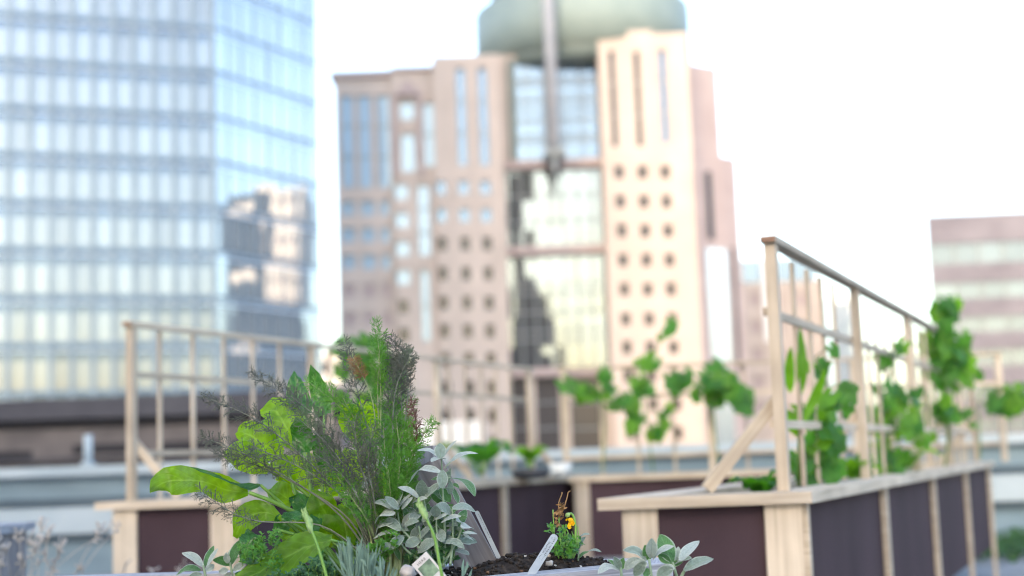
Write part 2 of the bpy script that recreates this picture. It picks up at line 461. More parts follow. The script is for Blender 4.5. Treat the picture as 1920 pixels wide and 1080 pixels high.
        m = nu + 1
        for i in range(nv):
            for j in range(nu):
                faces.append((i * m + j, i * m + j + 1, (i + 1) * m + j + 1, (i + 1) * m + j))
                a, b, c, d = j / nu, (j + 1) / nu, i / nv, (i + 1) / nv
                uvs.append([(a, c), (b, c), (b, d), (a, d)])
        self.add(verts, faces, uvs, True, mi)

    def build(self, name, mats, parent=None, **props):
        off = V((0, 0, 0))
        top = parent
        while top is not None:
            off = off + top.location
            top = top.parent
        me = bpy.data.meshes.new(name)
        me.from_pydata([(x - off.x, y - off.y, z - off.z) for x, y, z in self.v], [], self.f)
        uvl = me.uv_layers.new(name="UVMap")
        uvl.data.foreach_set("uv", np.array(self.uv, dtype=np.float32).ravel())
        me.polygons.foreach_set("use_smooth", self.smooth)
        mats = mats if isinstance(mats, (list, tuple)) else [mats]
        for m_ in mats:
            me.materials.append(M[m_])
        if len(mats) > 1:
            me.polygons.foreach_set("material_index", self.mi)
        me.validate()
        o = bpy.data.objects.new(name, me)
        COL.objects.link(o)
        o.parent = parent
        for k, v in props.items():
            o[k] = v
        return o


def spline(pts, n):
    """n points along a Catmull-Rom curve through pts."""
    pts = [V(p) for p in pts]
    if len(pts) == 2:
        return [pts[0].lerp(pts[1], i / (n - 1)) for i in range(n)]
    out = []
    k = len(pts) - 1
    for i in range(n):
        t = i / (n - 1) * k
        s = min(int(t), k - 1)
        f = t - s
        p1, p2 = pts[s], pts[s + 1]
        p0 = pts[s - 1] if s > 0 else p1 * 2 - p2
        p3 = pts[s + 2] if s + 2 <= k else p2 * 2 - p1
        out.append(0.5 * (p1 * 2 + (p2 - p0) * f + (p0 * 2 - p1 * 5 + p2 * 4 - p3) * f * f + (p1 * 3 - p0 - p2 * 3 + p3) * f ** 3))
    return out


def thing(name, label, cat, loc, group=None):
    o = bpy.data.objects.new(name, None)
    o.empty_display_size = 0.1
    COL.objects.link(o)
    o.location = loc
    o["label"], o["category"] = label, cat
    if group:
        o["group"] = group
    return o


def tag(o, label, cat, group=None):
    o["label"], o["category"] = label, cat
    if group:
        o["group"] = group
    return o


def threads(starts, ends, r0, r1, mb, mi=0):
    """Many hair-fine three-sided stalks at once."""
    S, E = np.array(starts, dtype=np.float64), np.array(ends, dtype=np.float64)
    D = E - S
    D /= (np.linalg.norm(D, axis=1, keepdims=True) + 1e-9)
    ref = np.tile(np.array([0.31, 0.52, 0.79]), (len(S), 1))
    a = np.cross(D, ref)
    a /= (np.linalg.norm(a, axis=1, keepdims=True) + 1e-9)
    b = np.cross(D, a)
    vs_ = []
    for base, r in ((S, r0), (E, r1)):
        for k in range(3):
            th = 2 * math.pi * k / 3
            vs_.append(base + (a * math.cos(th) + b * math.sin(th)) * r)
    W = np.stack(vs_, axis=1).reshape(-1, 3)
    o = len(mb.v)
    mb.v.extend(map(tuple, W.tolist()))
    n = len(S)
    for i in range(n):
        q = o + i * 6
        mb.f.append((q, q + 1, q + 4, q + 3)); mb.f.append((q + 1, q + 2, q + 5, q + 4)); mb.f.append((q + 2, q, q + 3, q + 5))
    mb.uv.extend([(0.5, 0.5)] * (12 * n))
    mb.smooth.extend([True] * (3 * n))
    mb.mi.extend([mi] * (3 * n))


def rvec(s=1.0):
    return V((rnd.uniform(-1, 1), rnd.uniform(-1, 1), rnd.uniform(-1, 1))) * s


ell = lambda v: max(0.0, math.sin(math.pi * min(1, v * 0.94 + 0.05))) ** 0.75
ovate = lambda v: max(0.0, math.sin(math.pi * min(1, (v * 0.93 + 0.06) ** 0.8))) ** 0.8
lance = lambda v: max(0.02, math.sin(math.pi * min(1, v * 0.9 + 0.09))) ** 1.1
linear = lambda v: min(1, 0.55 + v) * (1 - max(0, v - 0.75) * 3.4) if v < 1 else 0.12


def offset_poly(poly, d):
    """Counter-clockwise polygon moved outward by d (negative: inward)."""
    n = len(poly)
    out = []
    for i in range(n):
        p0, p1, p2 = V(poly[i - 1]), V(poly[i]), V(poly[(i + 1) % n])
        e1, e2 = (p1 - p0).normalized(), (p2 - p1).normalized()
        n1, n2 = V((e1.y, -e1.x)), V((e2.y, -e2.x))
        b = (n1 + n2)
        b = b / b.dot(n1)
        out.append(tuple(p1 + b * d))
    return out

# small random tilt of each pane, as in a real curtain wall
for nm, amp in (('tower_glass', .010), ('tower_glass_side', .007), ('tower_spandrel', .012), ('tower_spandrel_side', .01), ('win_atrium', .016), ('win_atrium_blue', .016)):
    nt = M[nm].node_tree
    gl = next(n for n in nt.nodes if n.type == 'BSDF_GLOSSY')
    wnode = next(n for n in nt.nodes if n.type == 'TEX_WHITE_NOISE')
    sb = N(nt, "VectorMath", operation='SUBTRACT'); sb.inputs[1].default_value = (.5, .5, .5)
    nt.links.new(wnode.outputs["Color"], sb.inputs[0])
    sc = N(nt, "VectorMath", operation='SCALE'); sc.inputs["Scale"].default_value = amp
    nt.links.new(sb.outputs[0], sc.inputs[0])
    ge = N(nt, "NewGeometry")
    ad = N(nt, "VectorMath", operation='ADD'); nt.links.new(ge.outputs["Normal"], ad.inputs[0]); nt.links.new(sc.outputs[0], ad.inputs[1])
    no = N(nt, "VectorMath", operation='NORMALIZE'); nt.links.new(ad.outputs[0], no.inputs[0])
    nt.links.new(no.outputs[0], gl.inputs["Normal"])

GZ = -24.0     # street level, far below the roof garden

# ================================================================== SETTING
mb = MB(); mb.add([(-9000, -9000, GZ), (9000, -9000, GZ), (9000, 9000, GZ), (-9000, 9000, GZ)], [(0, 1, 2, 3)])
mb.build('ground', 'city', None, kind='structure')
mb = MB(); mb.box(-17, 19, -14, 12.6, GZ + .05, 0.0)
mb.build('roof_deck', 'deck', None, kind='structure')

PY = 12.2
par = thing('parapet_wall', 'long pale blue parapet wall with raised seams around the roof terrace', 'parapet', (0, PY, 0))
mb = MB()
mb.box(-16.6, 18.6, PY, PY + .30, 0.0, .84)
mb.box(-16.9, -16.6, -13.6, PY + .30, 0.0, .84)
mb.box(18.6, 18.9, -13.6, PY + .30, 0.0, .84)
mb.build('wall', 'parapet', par)
mb = MB()
mb.box(-17.0, 19.0, PY - .10, PY + .42, .842, .925)
mb.box(-17.0, -16.45, -13.6, PY - .102, .842, .925)
mb.box(18.45, 19.0, -13.6, PY - .102, .842, .925)
mb.build('coping', 'parapet_pale', par)
mb = MB(); mb.box(-16.6, 18.6, PY - .05, PY - .002, .60, .66); mb.build('ledge', 'parapet_dark', par)
mb = MB(); mb.box(-16.6, 18.6, PY - .08, PY - .002, .36, .58); mb.build('flashing', 'parapet_pale', par)
mb = MB(); mb.box(-16.6, 18.6, PY - .045, PY - .002, .30, .345); mb.build('ledge', 'parapet_dark', par)
mb = MB()
for i in range(30):
    x = -16 + i * 1.17
    mb.box(x, x + .035, PY - .022, PY - .002, .02, .295)
mb.build('seam', 'parapet_pale', par)

p = A(165, 880, 12.35)
t = thing('vent_pipe', 'thin pale vent pipe standing up from the parapet left of the trellis', 'pipe', (p.x, 12.35, .925))
mb = MB(); mb.tube([(p.x, 12.35, .925), (p.x, 12.35, A(165, 815, 12.35).z)], .036, .036, 12); mb.build('pipe', 'parapet_pale', t)
mb = MB(); mb.tube([(p.x, 12.35, .926), (p.x, 12.35, .955)], .065, .065, 12); mb.build('flange', 'parapet_pale', t)


# ------------------------------------------------------------------ buildings
def facade(mb, X0, X1, Z0, Z1, Y, holes, depth=.45, back=None):
    """Front wall with real openings and reveals; back = depth of the block behind it."""
    xs = sorted({X0, X1, *[h[0] for h in holes], *[h[1] for h in holes]})
    zs = sorted({Z0, Z1, *[h[2] for h in holes], *[h[3] for h in holes]})
    for i in range(len(xs) - 1):
        cx = (xs[i] + xs[i + 1]) / 2
        run = None
        for j in range(len(zs) - 1):
            cz = (zs[j] + zs[j + 1]) / 2
            solid = not any(h[0] < cx < h[1] and h[2] < cz < h[3] for h in holes)
            if solid:
                run = (run[0], zs[j + 1]) if run else (zs[j], zs[j + 1])
            if run and (not solid or j == len(zs) - 2):
                a, b, c, d = xs[i], xs[i + 1], run[0], run[1]
                mb.add([(a, Y, c), (b, Y, c), (b, Y, d), (a, Y, d)], [(0, 1, 2, 3)])
                run = None
    for a, b, c, d in holes:
        y = Y + depth
        mb.add([(a, Y, c), (a, y, c), (a, y, d), (a, Y, d)], [(0, 1, 2, 3)])
        mb.add([(b, Y, c), (b, Y, d), (b, y, d), (b, y, c)], [(0, 1, 2, 3)])
        mb.add([(a, Y, c), (b, Y, c), (b, y, c), (a, y, c)], [(0, 1, 2, 3)])
        mb.add([(a, Y, d), (a, y, d), (b, y, d), (b, Y, d)], [(0, 1, 2, 3)])
    if back:
        B = Y + back
        mb.add([(X0, Y, Z0), (X0, Y, Z1), (X0, B, Z1), (X0, B, Z0)], [(0, 1, 2, 3)])
        mb.add([(X1, Y, Z0), (X1, B, Z0), (X1, B, Z1), (X1, Y, Z1)], [(0, 1, 2, 3)])
        mb.add([(X0, Y, Z1), (X1, Y, Z1), (X1, B, Z1), (X0, B, Z1)], [(0, 1, 2, 3)])
        mb.add([(X0, B, Z0), (X0, B, Z1), (X1, B, Z1), (X1, B, Z0)], [(0, 1, 2, 3)])


def panes(holes, Y, mat, parent, depth=.43, cross=False):
    for a, b, c, d in holes:
        mb = MB()
        mb.add([(a, Y + depth, c), (b, Y + depth, c), (b, Y + depth, d), (a, Y + depth, d)], [(0, 1, 2, 3)],
               [[(a, c), (b, c), (b, d), (a, d)]])
        w = mb.build('window', mat, parent)
        if cross or d - c > 4:
            fm = MB()
            nfl = max(1, round((d - c) / 3.3))
            for k in range(nfl + 1):
                z = c + (d - c) * k / nfl
                z0, z1 = max(c, z - .09), min(d, z + .09)
                fm.box(a + .08, b - .08, Y + depth - .07, Y + depth - .004, z0, z1)
            fm.box(a + .002, a + .08, Y + depth - .07, Y + depth - .004, c, d); fm.box(b - .08, b - .002, Y + depth - .07, Y + depth - .004, c, d)
            fm.build('frame', 'mullion', w)


def col_hole(px, py, w, Y, y0, y1):
    """Opening centred on pixel column px (read at row py), from pixel row y0 down to y1, w pixels wide."""
    c = A(px, py, Y)
    s = Y / F_PX
    return (c.x - w * s / 2, c.x + w * s / 2, A(px, y1, Y).z, A(px, y0, Y).z)


# ---- the pink granite tower in the middle
YT = 160.0
pt = thing('granite_tower', 'tall pink granite tower with a green round crown, in the middle of the skyline', 'skyscraper', (0, YT, GZ))
X = lambda px, py=450, Y=YT: A(px, py, Y).x
Z = lambda px, py, Y=YT: A(px, py, Y).z

# left wing
ha_tall = [col_hole(px, 260, 25, YT + 2, 178, 352) for px in (651, 684, 719)]
ha = [col_hole(px, 440, w, YT + 2, y - 14, y + 14) for px, w in ((653, 26), (690, 26), (722, 17)) for y in (390, 440, 491)]
ha_low = [col_hole(px, 620, w, YT + 2, y - 13, y + 13) for px, w in ((657, 24), (694, 24), (726, 16)) for y in (545, 598, 652, 705, 760, 812)]
mb = MB(); facade(mb, X(633, 450, 162), X(742, 450, 162), GZ, Z(690, 146, 162), YT + 2, ha_tall + ha + ha_low, .5, 26); mb.build('wall', 'stone_pink', pt)
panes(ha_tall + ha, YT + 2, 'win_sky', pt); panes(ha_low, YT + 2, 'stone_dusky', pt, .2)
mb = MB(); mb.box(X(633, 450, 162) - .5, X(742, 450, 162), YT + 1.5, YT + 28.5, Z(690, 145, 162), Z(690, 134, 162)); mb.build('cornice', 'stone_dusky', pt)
# the gabled bay
hb = [col_hole(754, 440, 27, YT + 1, y - 14, y + 14) for y in (359, 412, 466, 520)]
hb_dark = [col_hole(757, 600, 20, YT + 1, y - 13, y + 13) for y in (575, 628, 682, 735, 790)]
hb_top = [col_hole(763, 206, 28, YT + 1, 190, 224), col_hole(765, 285, 28, YT + 1, 250, 322), col_hole(804, 250, 24, YT + 1, 192, 312), col_hole(795, 410, 24, YT + 1, 346, 480), col_hole(798, 570, 17, YT + 1, 506, 640)]
mb = MB(); facade(mb, X(742, 450, 161), X(822, 450, 161), GZ, Z(790, 133, 161), YT + 1, hb + hb_dark + hb_top, .6, 27); mb.build('wall', 'stone_pink', pt)
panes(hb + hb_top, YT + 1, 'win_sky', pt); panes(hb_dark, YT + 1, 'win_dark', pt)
mb = MB()
c, zt, zb = X(765, 165, 160.5), Z(765, 150, 160.5), Z(765, 178, 160.5)
mb.add([(c - 1.7, 160.3, zb), (c + 1.7, 160.3, zb), (c, 160.3, zt), (c - 1.7, 160.99, zb), (c + 1.7, 160.99, zb), (c, 160.99, zt)], [(0, 1, 2), (3, 5, 4), (0, 3, 4, 1), (1, 4, 5, 2), (2, 5, 3, 0)])
mb.box(c - 1.9, c - 1.4, 160.3, 160.99, Z(742, 330, 160.5), zb); mb.box(c + 1.1, c + 1.6, 160.3, 160.99, Z(742, 330, 160.5), zb)
mb.build('gable', 'stone_dusky', pt)
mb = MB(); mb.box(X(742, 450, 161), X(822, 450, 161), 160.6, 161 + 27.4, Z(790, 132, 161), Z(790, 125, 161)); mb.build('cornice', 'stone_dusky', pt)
# left shoulder with punched windows
hc_tall = [col_hole(px, 210, 17, YT, 126, 310) for px in (865, 906)]
hc_mid = [col_hole(px, 450, 18, YT, y - 13, y + 13) for px in (829, 872, 913) for y in (351, 403)]
hc = [col_hole(px, 450, 17, YT, y - 13, y + 13) for px in (829, 872, 913) for y in (457, 513, 568, 621, 674, 727, 780, 833)]
mb = MB(); facade(mb, X(822), X(949), GZ, Z(890, 103), YT, hc_tall + hc_mid + hc, .7, 28); mb.build('wall', 'stone_pink', pt)
panes(hc_tall + hc_mid, YT, 'win_blue', pt, .6); panes(hc, YT, 'win_dark', pt, .6)
# glazed centre
YD = YT + 2.5
top_h = [(X(952, 200, YD), X(1125, 200, YD), Z(1040, 301, YD), Z(1040, 108, YD))]
mid_h = [(X(950, 390, YD), X(1136, 390, YD), Z(1040, 462, YD), Z(1040, 317, YD))]
low_h = [(X(952, 580, YD), X(1140, 580, YD), Z(1040, 690, YD), Z(1040, 479, YD))]
side_h = [(X(951, 200, YD), X(968, 200, YD), Z(960, 300, YD), Z(960, 109, YD))]
base_h = [col_hole(px, 770, w, YD, 706, 852) for px, w in ((975, 30), (1028, 46), (1100, 62))]
mb = MB(); facade(mb, X(949), X(1139), GZ, Z(1040, 100, YD), YD, top_h + mid_h + low_h + base_h, .5, 24); mb.build('wall', 'stone_pink', pt)
panes(top_h, YD, 'win_atrium_blue', pt, .4); panes(mid_h + low_h, YD, 'win_atrium', pt, .4); panes(base_h, YD, 'win_dark', pt, .4)
for hs in (top_h, mid_h, low_h):
    mb = MB()
    a, b, c, d = hs[0]
    n = 7 if hs is not top_h else 5
    for k in range(n + 1):
        x = a + (b - a) * k / n
        mb.box(x - .09, x + .09, YD + .20, YD + .33, c, d)
    nf = 5 if hs is top_h else 3
    for k in range(1, nf):
        z = c + (d - c) * k / nf
        mb.box(a + .02, b - .02, YD + .34, YD + .39, z - (.22 if hs is top_h else .10), z + .10)
    mb.build('mullion', 'mullion', pt)
mb = MB(); a, b, c, d = side_h[0]; mb.box(a + .03, b, YD + .06, YD + .19, c + .02, d - .02); mb.build('shadow_strip', 'drum_dark', pt)  # dark strip stands for the shadow along the left of the recess
for y in (309, 470, 698):
    mb = MB(); mb.box(X(949) + .003, X(1139) - .003, YD - .9, YD - .003, Z(1040, y + 7, YD), Z(1040, y - 8, YD)); mb.build('stone_band', 'stone_dusky', pt)
# right shoulder, the part that catches the sun
YE = YT - 1
he_tall = [col_hole(px, 180, 13, YE, 95, 275) for px in (1150, 1197)]
he_blue = [col_hole(1245, 180, 15, YE, 92, 268)]
he = [col_hole(px, 433, 18, YE, y - 12, y + 13) for px in (1166, 1210, 1253) for y in (322, 377, 432, 487, 542, 598, 651, 704, 758, 812)]
mb = MB(); facade(mb, X(1137, 450, YE), X(1240, 450, YE), GZ, Z(1170, 58, YE), YE, [h for h in he_tall + he if h[1] < X(1240, 450, YE)], .7, 28); mb.build('wall', 'stone_pink', pt)
xe = X(1240, 450, YE)
mb = MB(); facade(mb, xe, X(1306, 450, YE), GZ, Z(1260, 62, YE), YE, [h for h in he + he_blue if h[0] > xe], .7, 27); mb.build('wall', 'stone_pink', pt)
panes(he_tall, YE, 'win_dark', pt, .6); panes(he, YE, 'win_dark', pt, .6); panes(he_blue, YE, 'win_blue', pt, .6)
# angled right wing
def slab(mb, p, q, d, z0, z1):
    n = (V((q[1] - p[1], p[0] - q[0]))).normalized()
    mb.prism([p, q, (q[0] - n.x * d, q[1] - n.y * d), (p[0] - n.x * d, p[1] - n.y * d)], z0, z1)
P0 = (X(1306, 450, YE) + .003, YE + 1); P1 = (X(1362, 450, 162), 162.5); P2 = (X(1396, 600, 164), 164)
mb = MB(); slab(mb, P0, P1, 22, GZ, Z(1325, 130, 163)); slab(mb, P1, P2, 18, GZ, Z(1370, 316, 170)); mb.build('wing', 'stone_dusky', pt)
def on_slab(p, q, f0, f1, z0, z1, out, name, mat):
    n = V((q[1] - p[1], p[0] - q[0])).normalized() * out
    l = lambda f: (p[0] + (q[0] - p[0]) * f + n.x, p[1] + (q[1] - p[1]) * f + n.y)
    a, b = l(f0), l(f1)
    mb = MB()
    mb.add([(a[0], a[1], z0), (b[0], b[1], z0), (b[0], b[1], z1), (a[0], a[1], z1)], [(0, 1, 2, 3)], [[(0, z0), (4, z0), (4, z1), (0, z1)]])
    mb.build(name, mat, pt)
on_slab(P0, P1, .40, .62, Z(1327, 456, 164), Z(1327, 330, 164), .05, 'window', 'win_dark')
on_slab(P0, P1, .34, .98, Z(1348, 690, 165), Z(1348, 474, 165), .05, 'window', 'pale_glass')
on_slab(P0, P1, .34, .98, Z(1360, 860, 165), Z(1360, 735, 165), .05, 'window', 'pale_glass')
on_slab(P1, P2, .30, .55, Z(1377, 700, 170), Z(1377, 480, 170), .05, 'window', 'win_dark')
# round crown
cx, cy = X(1092, 60, 171), 171.4
zr0, zr1 = Z(1093, 72, 159), Z(893, 36, 171)
def lathe(mb, cx, cy, prof, seg=48):
    verts = [(cx + r * math.cos(2 * math.pi * k / seg), cy + r * math.sin(2 * math.pi * k / seg), z) for r, z in prof for k in range(seg)]
    faces = [(i * seg + k, i * seg + (k + 1) % seg, (i + 1) * seg + (k + 1) % seg, (i + 1) * seg + k) for i in range(len(prof) - 1) for k in range(seg)]
    mb.add(verts, faces, None, True)
mb = MB(); lathe(mb, cx, cy, [(.1, zr0 - 1.7), (12.2, zr0 - 1.7), (12.2, zr0 - .3), (13.2, zr0), (13.2, zr1), (11.2, zr1 + .02)]); mb.build('drum', 'drum', pt)
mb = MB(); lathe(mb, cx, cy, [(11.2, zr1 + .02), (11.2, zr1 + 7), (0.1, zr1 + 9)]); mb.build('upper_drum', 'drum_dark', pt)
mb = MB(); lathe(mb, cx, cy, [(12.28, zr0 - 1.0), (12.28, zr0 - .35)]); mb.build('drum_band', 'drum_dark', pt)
mb = MB(); xm = X(1034, 150, 157.5); mb.tube([(xm, 157.5, Z(1036, 275, 157.5)), (xm, 157.5, zr1 + 22)], .68, .66, 14); mb.build('mast', 'mast', pt)
mb = MB(); z = Z(1036, 286, 157.5); mb.box(xm - 1.1, xm + 1.1, 156.8, YD - 1, z - .4, z + .5); mb.tube([(xm, 157.5, z - 3.2), (xm, 157.5, z - .4)], .15, .45, 8); mb.build('mast_bracket', 'mullion', pt)

# ---- glass curtain-wall tower on the left
gt = thing('glass_tower', 'pale blue mirrored glass office tower filling the left of the view', 'skyscraper', (-30, 118, GZ))
GC = V((A(402, 450, 115).x, 115.0))
GL = GC + V((-.941, -.338)) * 62
r_end = V((A(597, 450, 127).x, 127.0))
GR = GC + (r_end - GC)
GH = 92.0
FL = 3.78
Z0 = A(398, 468, 115).z          # one floor line read off the photograph
def skin(P, Q, names, nfin, par, fw=.06):
    d = (Q - P); L = d.length; d = d / L
    n = V((d.y, -d.x))
    if n.dot(V((-P.x, -P.y))) < 0:
        n = -n
    vis, spa, rail, fin, line = names
    k0 = math.ceil((GZ + 2 - Z0) / FL)
    k1 = int((GH - Z0) / FL)
    q = lambda u, z, o: (P.x + d.x * u + n.x * o, P.y + d.y * u + n.y * o, z)
    flip = n.dot(V((d.y, -d.x))) < 0
    def quad(mb, u0, u1, z0, z1, o):
        f = (3, 2, 1, 0) if flip else (0, 1, 2, 3)
        uv = [(u0, z0 - Z0), (u1, z0 - Z0), (u1, z1 - Z0), (u0, z1 - Z0)]
        mb.add([q(u0, z0, o), q(u1, z0, o), q(u1, z1, o), q(u0, z1, o)], [f], [[uv[i] for i in f]])
    fins, rails, lines = MB(), MB(), MB()
    def slabbox(mb, u0, u1, z0, z1, o0, o1):
        a = [q(u0, z0, o0), q(u1, z0, o0), q(u1, z0, o1), q(u0, z0, o1), q(u0, z1, o0), q(u1, z1, o0), q(u1, z1, o1), q(u0, z1, o1)]
        mb.hexa(a)
    for k in range(k0, k1):
        z = Z0 + k * FL
        mb = MB(); quad(mb, 0, L, z + .02, z + FL - 1.42, .10); mb.build('window_band', vis, par)
        mb = MB(); quad(mb, 0, L, z + FL - 1.42, z + FL + .02, .12); mb.build('spandrel_band', spa, par)
        slabbox(rails, 0, L, z - .72, z - .62, .11, .24 if fw > .1 else .15)
        slabbox(lines, 0, L, z - .30, z + .02, .121, .21 if fw > .1 else .125)
    nf = int(L / nfin)
    zb, zt = Z0 + k0 * FL, Z0 + k1 * FL
    for i in range(nf + 1):
        u = min(L - .05, max(.05, i * L / nf))
        slabbox(fins, u - fw, u + fw, zb, zt, .10, .32 if fw > .1 else .14)
    rails.build('sill_rail', rail, par); lines.build('slab_edge', line, par); fins.build('mullion', fin, par)
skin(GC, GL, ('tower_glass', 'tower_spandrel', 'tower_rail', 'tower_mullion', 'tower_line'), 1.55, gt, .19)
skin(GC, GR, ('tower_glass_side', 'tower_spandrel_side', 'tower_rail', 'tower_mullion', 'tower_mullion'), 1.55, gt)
back = V((-6, 40))
mb = MB(); mb.prism([tuple(GC), tuple(GR), tuple(GR + V((-25, 14))), tuple(GL + back), tuple(GL)], GZ, GH); mb.build('core', 'pale_glass', gt)

# ---- brown brick block beyond the parapet, left
YB = 48.0
bb = thing('brick_building', 'low dark brown brick building with a flat roof behind the left parapet', 'building', (A(150, 800, YB).x, YB, GZ))
x0, x1 = A(-260, 800, YB).x, A(640, 800, YB).x
zt = A(200, 745, YB).z
mb = MB(); mb.box(x0, x1, YB, YB + 20, GZ, zt - .70); mb.build('wall', 'brown_brick', bb)
mb = MB(); mb.box(x0 - .3, x1 + .3, YB - .5, YB + 20.3, zt - .698, zt); mb.build('roof', 'dark_fascia', bb)
for a, b, ya, yb in ((-240, 640, 784, 800), (138, 250, 832, 850), (-240, 60, 840, 856), (300, 420, 832, 850), (440, 560, 832, 852)):  # full-width strip is the shadow line under the roof, painted dark
    mb = MB(); mb.box(A(a, 800, YB).x, A(b, 800, YB).x, YB - .06, YB - .004, A(200, yb, YB).z, A(200, ya, YB).z); mb.build('window', 'very_dark', bb)
mb = MB(); mb.box(x0, x1, YB - .30, YB - .004, A(200, 862, YB).z, A(200, 856, YB).z); mb.build('ledge', 'dark_fascia', bb)

# ---- striped office block on the right
YO = 190.0
ob = thing('office_block', 'mauve striped office block with ribbon windows, on the right edge of the skyline', 'office', (A(1850, 600, YO).x, YO, GZ))
oa = V((A(1742, 500, YO).x, YO)); oe = oa + V((60, -4.0))
on = V((-4.0, -60)).normalized()
zs_ = lambda y: A(1800, y, YO - .5).z
od = (oe - oa).normalized()
def oslab(z0, z1, o, name, mat):
    mb = MB(); a, b = oa + on * o, oe + on * o
    if o == 0:
        for k in range(19):
            c = oa + od * (k * 3.2 + .2)
            mb.prism([tuple(c + on * .2), tuple(c + od * .18 + on * .2), tuple(c + od * .18 + on * .003), tuple(c + on * .003)], z0, z1, 1)
        mat = [mat, 'mullion']
    mb.prism([tuple(a), tuple(b), tuple(b + V((14, 32))), tuple(a + V((14, 32)))], z0, z1); mb.build(name, mat, ob)
ys = [402, 456, 495, 530, 561, 595, 624, 657, 688, 722, 752, 786, 812]
for i in range(len(ys) - 1):
    if i % 2 == 0:
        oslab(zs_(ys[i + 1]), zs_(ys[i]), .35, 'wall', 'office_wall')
    else:
        oslab(zs_(ys[i + 1]) + .003, zs_(ys[i]) - .003, 0, 'window_band', 'office_glass')
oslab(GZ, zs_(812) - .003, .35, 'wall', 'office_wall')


# ---- smaller blocks between the tower and the office block
YM = 205.0
mk = thing('granite_block', 'pink granite block with a dark glass top storey behind the right trellis', 'building', (A(1460, 700, YM).x, YM, GZ))
x0, x1 = A(1392, 650, YM).x, A(1546, 650, YM).x
hm = [col_hole(px, 650, w, YM, y - 12, y + 14) for px, w in ((1420, 20), (1462, 20), (1510, 20)) for y in (560, 612, 664, 716, 768)]
mb = MB(); facade(mb, x0, x1, GZ, A(1460, 528, YM).z, YM, hm, .5, 25); mb.build('wall', 'stone_pink', mk)
panes(hm, YM, 'stone_dusky', mk, .25)
mb = MB(); mb.box(x0 + .4, x1 - .4, YM + .3, YM + 24, A(1460, 527, YM).z, A(1460, 485, YM).z); mb.build('roof_storey', 'roof_glass', mk)
mb = MB(); c = A(1430, 510, YM).x; mb.box(c - .2, c + 2.0, YM - .3, YM + .29, A(1460, 640, YM).z, A(1460, 488, YM).z); mb.build('pier', 'white_metal', mk)

def plain_block(name, label, px0, px1, ytop, Y, mat, glass, depth=14, rows=8, cat='building', colw=14):
    a, b, zt = A(px0, ytop + 60, Y).x, A(px1, ytop + 60, Y).x, A((px0 + px1) / 2, ytop, Y).z
    t = thing(name, label, cat, ((a + b) / 2, Y, GZ))
    fl = 3.6
    holes = []
    k = 0
    while zt - 2.4 - k * fl > max(GZ, zt - rows * fl):
        z = zt - 1.0 - k * fl
        n = max(1, int((b - a) / 3.4))
        for i in range(n):
            c = a + (i + .5) * (b - a) / n
            holes.append((c - 1.15, c + 1.15, z - 1.7, z))
        k += 1
    mb = MB(); facade(mb, a, b, GZ, zt, Y, holes, .4, depth); mb.build('wall', mat, t)
    panes(holes, Y, glass, t, .36)
    mb = MB(); mb.box(a - .25, b + .25, Y - .25, Y + depth + .25, zt + .003, zt + .5); mb.build('cornice', mat, t)
    return t
plain_block('pale_block', 'narrow pale glass block far behind the second post of the right trellis', 1566, 1612, 560, 260.0, 'pale_glass', 'pale_glass')
plain_block('low_block', 'small pale block far away in the gap between the glass tower and the granite tower', 575, 640, 668, 230.0, 'sand', 'win_dark')

Yw = 58.0
wb = thing('rooftop_unit', 'bright white ribbed metal rooftop unit in front of the granite tower', 'rooftop unit', (A(850, 820, Yw).x, Yw, GZ))
a, b, zt = A(783, 820, Yw).x, A(905, 820, Yw).x, A(850, 790, Yw).z
mb = MB(); mb.box(a, b, Yw, Yw + 4, -3, zt); mb.build('casing', 'white_metal', wb)
mb = MB()
for i in range(17):
    x = a + .05 + i * (b - a - .1) / 16
    mb.box(x - .035, x + .035, Yw - .06, Yw - .003, -3, zt - .05)
mb.build('rib', 'white_metal', wb)
mb = MB(); mb.box(a - 1.5, b + 1.5, Yw - 1, Yw + 12, GZ, -3.003); mb.build('base', 'brown_brick', wb)

# ---- neighbours outside the frame that the glass fronts mirror, and an added block for shade
gn = V(((GR - GC).y, -(GR - GC).x)).normalized()
def mirror(p):
    return p - gn * (2 * (p - GC).dot(gn))
def mirrored_block(name, label, px0, px1, ytop, Yv, mat, depth=18):
    a, b = V((A(px0, 560, Yv).x, Yv)), V((A(px1, 560, Yv).x, Yv))
    pts = [mirror(q) for q in (a, b, b + V((0, depth)), a + V((0, depth)))]
    pts = [tuple(q) for q in reversed(pts)]
    c = sum((V(q) for q in pts), V((0, 0))) / 4
    t = thing(name, label, 'building', (c.x, c.y, GZ))
    zt = A((px0 + px1) / 2, ytop, Yv).z
    mb = MB(); mb.prism(pts, GZ, zt); mb.build('wall', mat, t)
    e0, e1 = V(pts[-1]), V(pts[-2])
    return t, zt, pts
def window_rows(t, p, q, zt, mat, floors=9, fl=3.8, n=6):
    p, q = V(p), V(q)
    d = q - p
    nn = V((d.y, -d.x)).normalized()
    for k in range(floors):
        for i in range(n):
            a, b = p + d * ((i + .25) / n) + nn * .05, p + d * ((i + .75) / n) + nn * .05
            z = zt - 1.5 - k * fl
            mb = MB(); mb.add([(a.x, a.y, z - 2), (b.x, b.y, z - 2), (b.x, b.y, z), (a.x, a.y, z)], [(0, 1, 2, 3)]); mb.build('window', mat, t)
t1, z1, p1 = mirrored_block('navy_tower', 'dark navy tower across the street, seen mirrored in the glass tower side', 419, 496, 362, 262.0, 'navy', 5)
window_rows(t1, p1[2], p1[3], z1, 'sand', 3, 13, 1)
t2, z2, p2 = mirrored_block('sand_tower', 'sunlit sand coloured tower across the street, seen mirrored in the glass tower side', 480, 556, 350, 290.0, 'sand')
